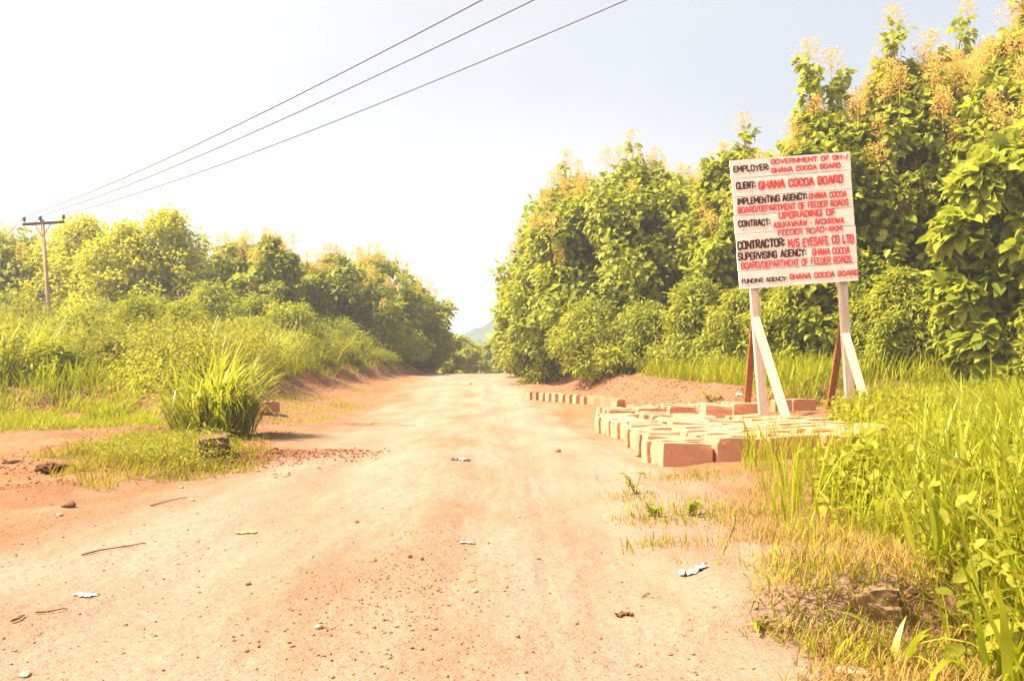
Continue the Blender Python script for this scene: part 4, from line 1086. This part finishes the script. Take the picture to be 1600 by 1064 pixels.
gravel('soil_clods', scatter(5200, -12, -3, 12, 38, lambda x, y: np.exp(-((bank_left(x, y) - 0.4) / 0.6) ** 2)), 0.008, 0.05, M_CLOD, 'crumbled red earth on the slope of the left bank')

gravel('soil_clods', scatter(5200, -9, -1.6, 5.4, 15, lambda x, y: np.clip(np.exp(-((weed_strip(x, y) + 0.05) / 0.2) ** 2) + np.exp(-((weed_island(x, y) + 0.1) / 0.15) ** 2), 0, 1) * sm((vnoise(x * 1.2, y * 1.2, 173) - 0.45) / 0.2)), 0.006, 0.028, M_CLOD, 'broken red earth along the edges of the weeds on the left')
def twig(pxs, r0, label, mat=M_TWIG, name='twig', cat='twig', lift=0.004):
    pts = [ground_at(*p) for p in pxs]; o0 = pts[0].copy(); fine = []
    for a, b in zip(pts[:-1], pts[1:]):
        for f in np.linspace(0, 1, 5)[:-1]:
            q_ = a.lerp(b, f); q_.z = gz(q_.x, q_.y) + r0 + lift; fine.append(q_ - o0)
    q_ = pts[-1]; fine.append(Vector((q_.x, q_.y, gz(q_.x, q_.y) + r0)) - o0)
    mb = MB(); mb.tube(fine, [r0 * (1 - 0.5 * i / len(fine)) for i in range(len(fine))], 6)
    o = mb.build(name, mat, None, True); o.location = o0
    return tag(o, label, cat)
twig([(128, 870), (155, 862), (200, 856), (228, 850)], 0.0042, 'long thin twig lying on the red earth, left of the road')
twig([(55, 960), (75, 959), (105, 953)], 0.0035, 'short twig on the earth in the lower left corner')
twig([(235, 792), (260, 785), (292, 778)], 0.0045, 'curved twig just below the weed patch on the left')
twig([(18, 974), (30, 970), (38, 964)], 0.005, 'small hooked twig at the lower left edge')
twig([(1150, 795), (1135, 850), (1128, 868)], 0.0035, 'pale broken stalk lying by the dried grass right of the road', M_STRAW, 'dry_stalk', 'stalk')
twig([(1003, 936), (1015, 928)], 0.003, 'short dark stick on the right edge of the road')
def scrap(px, py, wpx, label, seed, mat=M_LITTER, hgt=0.35, name='litter_scrap', cat='litter'):
    """a torn, crumpled sheet: a long irregular strip folded over itself"""
    p = ground_at(px, py); s = wpx * p.y / F
    r = np.random.default_rng(seed); m, k = 13, 6
    t = np.linspace(-0.5, 0.5, m); v = np.linspace(-0.5, 0.5, k)
    half = 0.16 + 0.16 * r.random(m); half[0] = half[-1] = 0.05
    T, W = np.meshgrid(t, v, indexing='ij')
    X = s * (T + r.normal(0, 0.035, T.shape)); Y = s * (W * 2 * half[:, None] + 0.12 * np.sin(T * 7 + seed) + r.normal(0, 0.03, T.shape))
    Z = np.abs(r.normal(0, 0.14, T.shape) + 0.25 * np.sin(T * 11 + seed) * np.cos(W * 5)) * hgt * s + 0.003
    ii = np.arange(m * k).reshape(m, k); q_ = np.stack([ii[:-1, :-1], ii[1:, :-1], ii[1:, 1:], ii[:-1, 1:]], -1).reshape(-1, 4)
    top = np.stack([X, Y, Z], -1).reshape(-1, 3)
    top[:, 2] += ground_z(top[:, 0] + p.x, top[:, 1] + p.y) - p.z
    V_ = np.concatenate([top, top - np.array([0, 0, 0.0012])])
    o = link(name, mesh_np(name, V_, [np.concatenate([q_, q_[:, ::-1] + m * k])]), mat); o.location = p
    return tag(o, label, cat)
scrap(720, 719, 30, 'crumpled white plastic scrap in the middle of the road', 3)
scrap(132, 930, 38, 'flat whitish scrap of litter on the left part of the earth', 4, M_LITTER, 0.12)
scrap(383, 833, 34, 'bundle of pale dry leaves with green bits, left of the road middle', 6, M_STRAW, 0.18)
scrap(730, 849, 26, 'thin pale strip of litter on the right wheel track', 8, M_LITTER, 0.2)
scrap(1083, 895, 42, 'torn white wrapper on the edge of the dried grass, right of the road', 12, M_LITTER, 0.5)
scrap(975, 962, 28, 'curled dark brown dry leaf on the right part of the road', 14, M_MUD, 0.5, 'dry_leaf', 'leaf')
scrap(1180 - 24, 617, 14, 'white scrap on the red bank left of the signboard', 15)

# broad-bladed grass plant in the right foreground
pf = ground_at(1405, 1052); n = 9
r9 = np.random.default_rng(77)
P9 = np.tile(np.array(pf[:]), (n, 1)) + r9.normal(0, 0.012, (n, 3)) * np.array([1, 1, 0])
V, q, t = blade_cloud(P9, r9.uniform(0.18, 0.36, n), 0.024 * r9.uniform(0.7, 1.2, n), r9.uniform(0, 6.28, n), r9.uniform(0.1, 0.6, n), r9.uniform(0.7, 1.9, n))
tag(link('grass_plant', mesh_np('grass_plant', V, [q, t]), M_CLUMP), 'bright broad-bladed grass plant in front of the crumbling stub at the bottom right', 'grass plant')

# small plants on the right shoulder
def seedling(px, py, hpx, label, seed, mat=M_SHRUB, nl=60, leafpx=10):
    p = ground_at(px, py); h = hpx * p.y / F; r = np.random.default_rng(seed)
    root = tag(empty('seedling', p), label, 'plant', 'small weeds on the right shoulder')
    mb = MB(); pts = []
    for k in range(3):
        a = r.uniform(0, 6.28); e = Vector((math.cos(a) * h * 0.6, math.sin(a) * h * 0.6, h * r.uniform(0.5, 1.0)))
        mb.tube([(0, 0, -0.01), e * 0.5 + Vector((0, 0, h * 0.1)), e], [0.004, 0.003, 0.002], 5); pts.append(e)
    mb.build('stem', M_TWIG, root)
    t = r.uniform(0.25, 1, nl); ci = r.integers(0, 3, nl)
    P_ = np.array([pts[c][:] for c in ci]) * t[:, None]
    th_ = r.uniform(0, 6.28, nl)
    V_, F_ = leaf_cloud(P_, np.stack([np.cos(th_), np.sin(th_), r.normal(0.1, 0.3, nl)], -1), np.stack([r.normal(0, 0.3, nl), r.normal(0, 0.3, nl), np.ones(nl)], -1), np.full(nl, leafpx * p.y / F) * r.uniform(0.6, 1.2, nl), 'slim')
    link('foliage', mesh_np('foliage', V_, [F_]), mat, root)
def d_patch(x, y):
    s_ = 0
    for px, py, wx, wy in ((985, 778, 0.13, 0.22), (1020, 812, 0.16, 0.22), (1075, 808, 0.22, 0.25), (1075, 745, 0.30, 0.30), (1120, 800, 0.22, 0.35), (1030, 852, 0.16, 0.15)):
        p = ground_at(px, py); s_ = s_ + np.exp(-(((x - p.x) / wx) ** 2 + ((y - p.y) / wy) ** 2))
    return np.clip(s_, 0, 1)
grass('shoulder_turf', scatter(2600, 0.5, 2.2, 3.2, 7.6, d_patch), 0.02, 0.09, 0.005, M_TURF, 0.8, 0.9, None, 'patches of short turf on the bare shoulder right of the road')
seedling(993, 772, 36, 'thin upright seedling farthest out on the bare shoulder right of the road', 1)
seedling(1020, 806, 26, 'dark low weed on the shoulder below the upright seedling', 2, M_TEAK, 110)
seedling(1075, 805, 30, 'low weed on the shoulder nearest the tall grass', 3, M_SHRUB, 110)
seedling(1190, 985, 24, 'lone green leafed weed low in the dried grass at the bottom right', 4, M_TEAK, 9, 20)
seedling(1111, 628, 22, 'small weed on the red bank behind the blocks', 6, M_SHRUB, 40, 9)

for o in S.objects:
    if o.get('label') and len(o['label'].split()) > 16: print('LONG', o['label'])
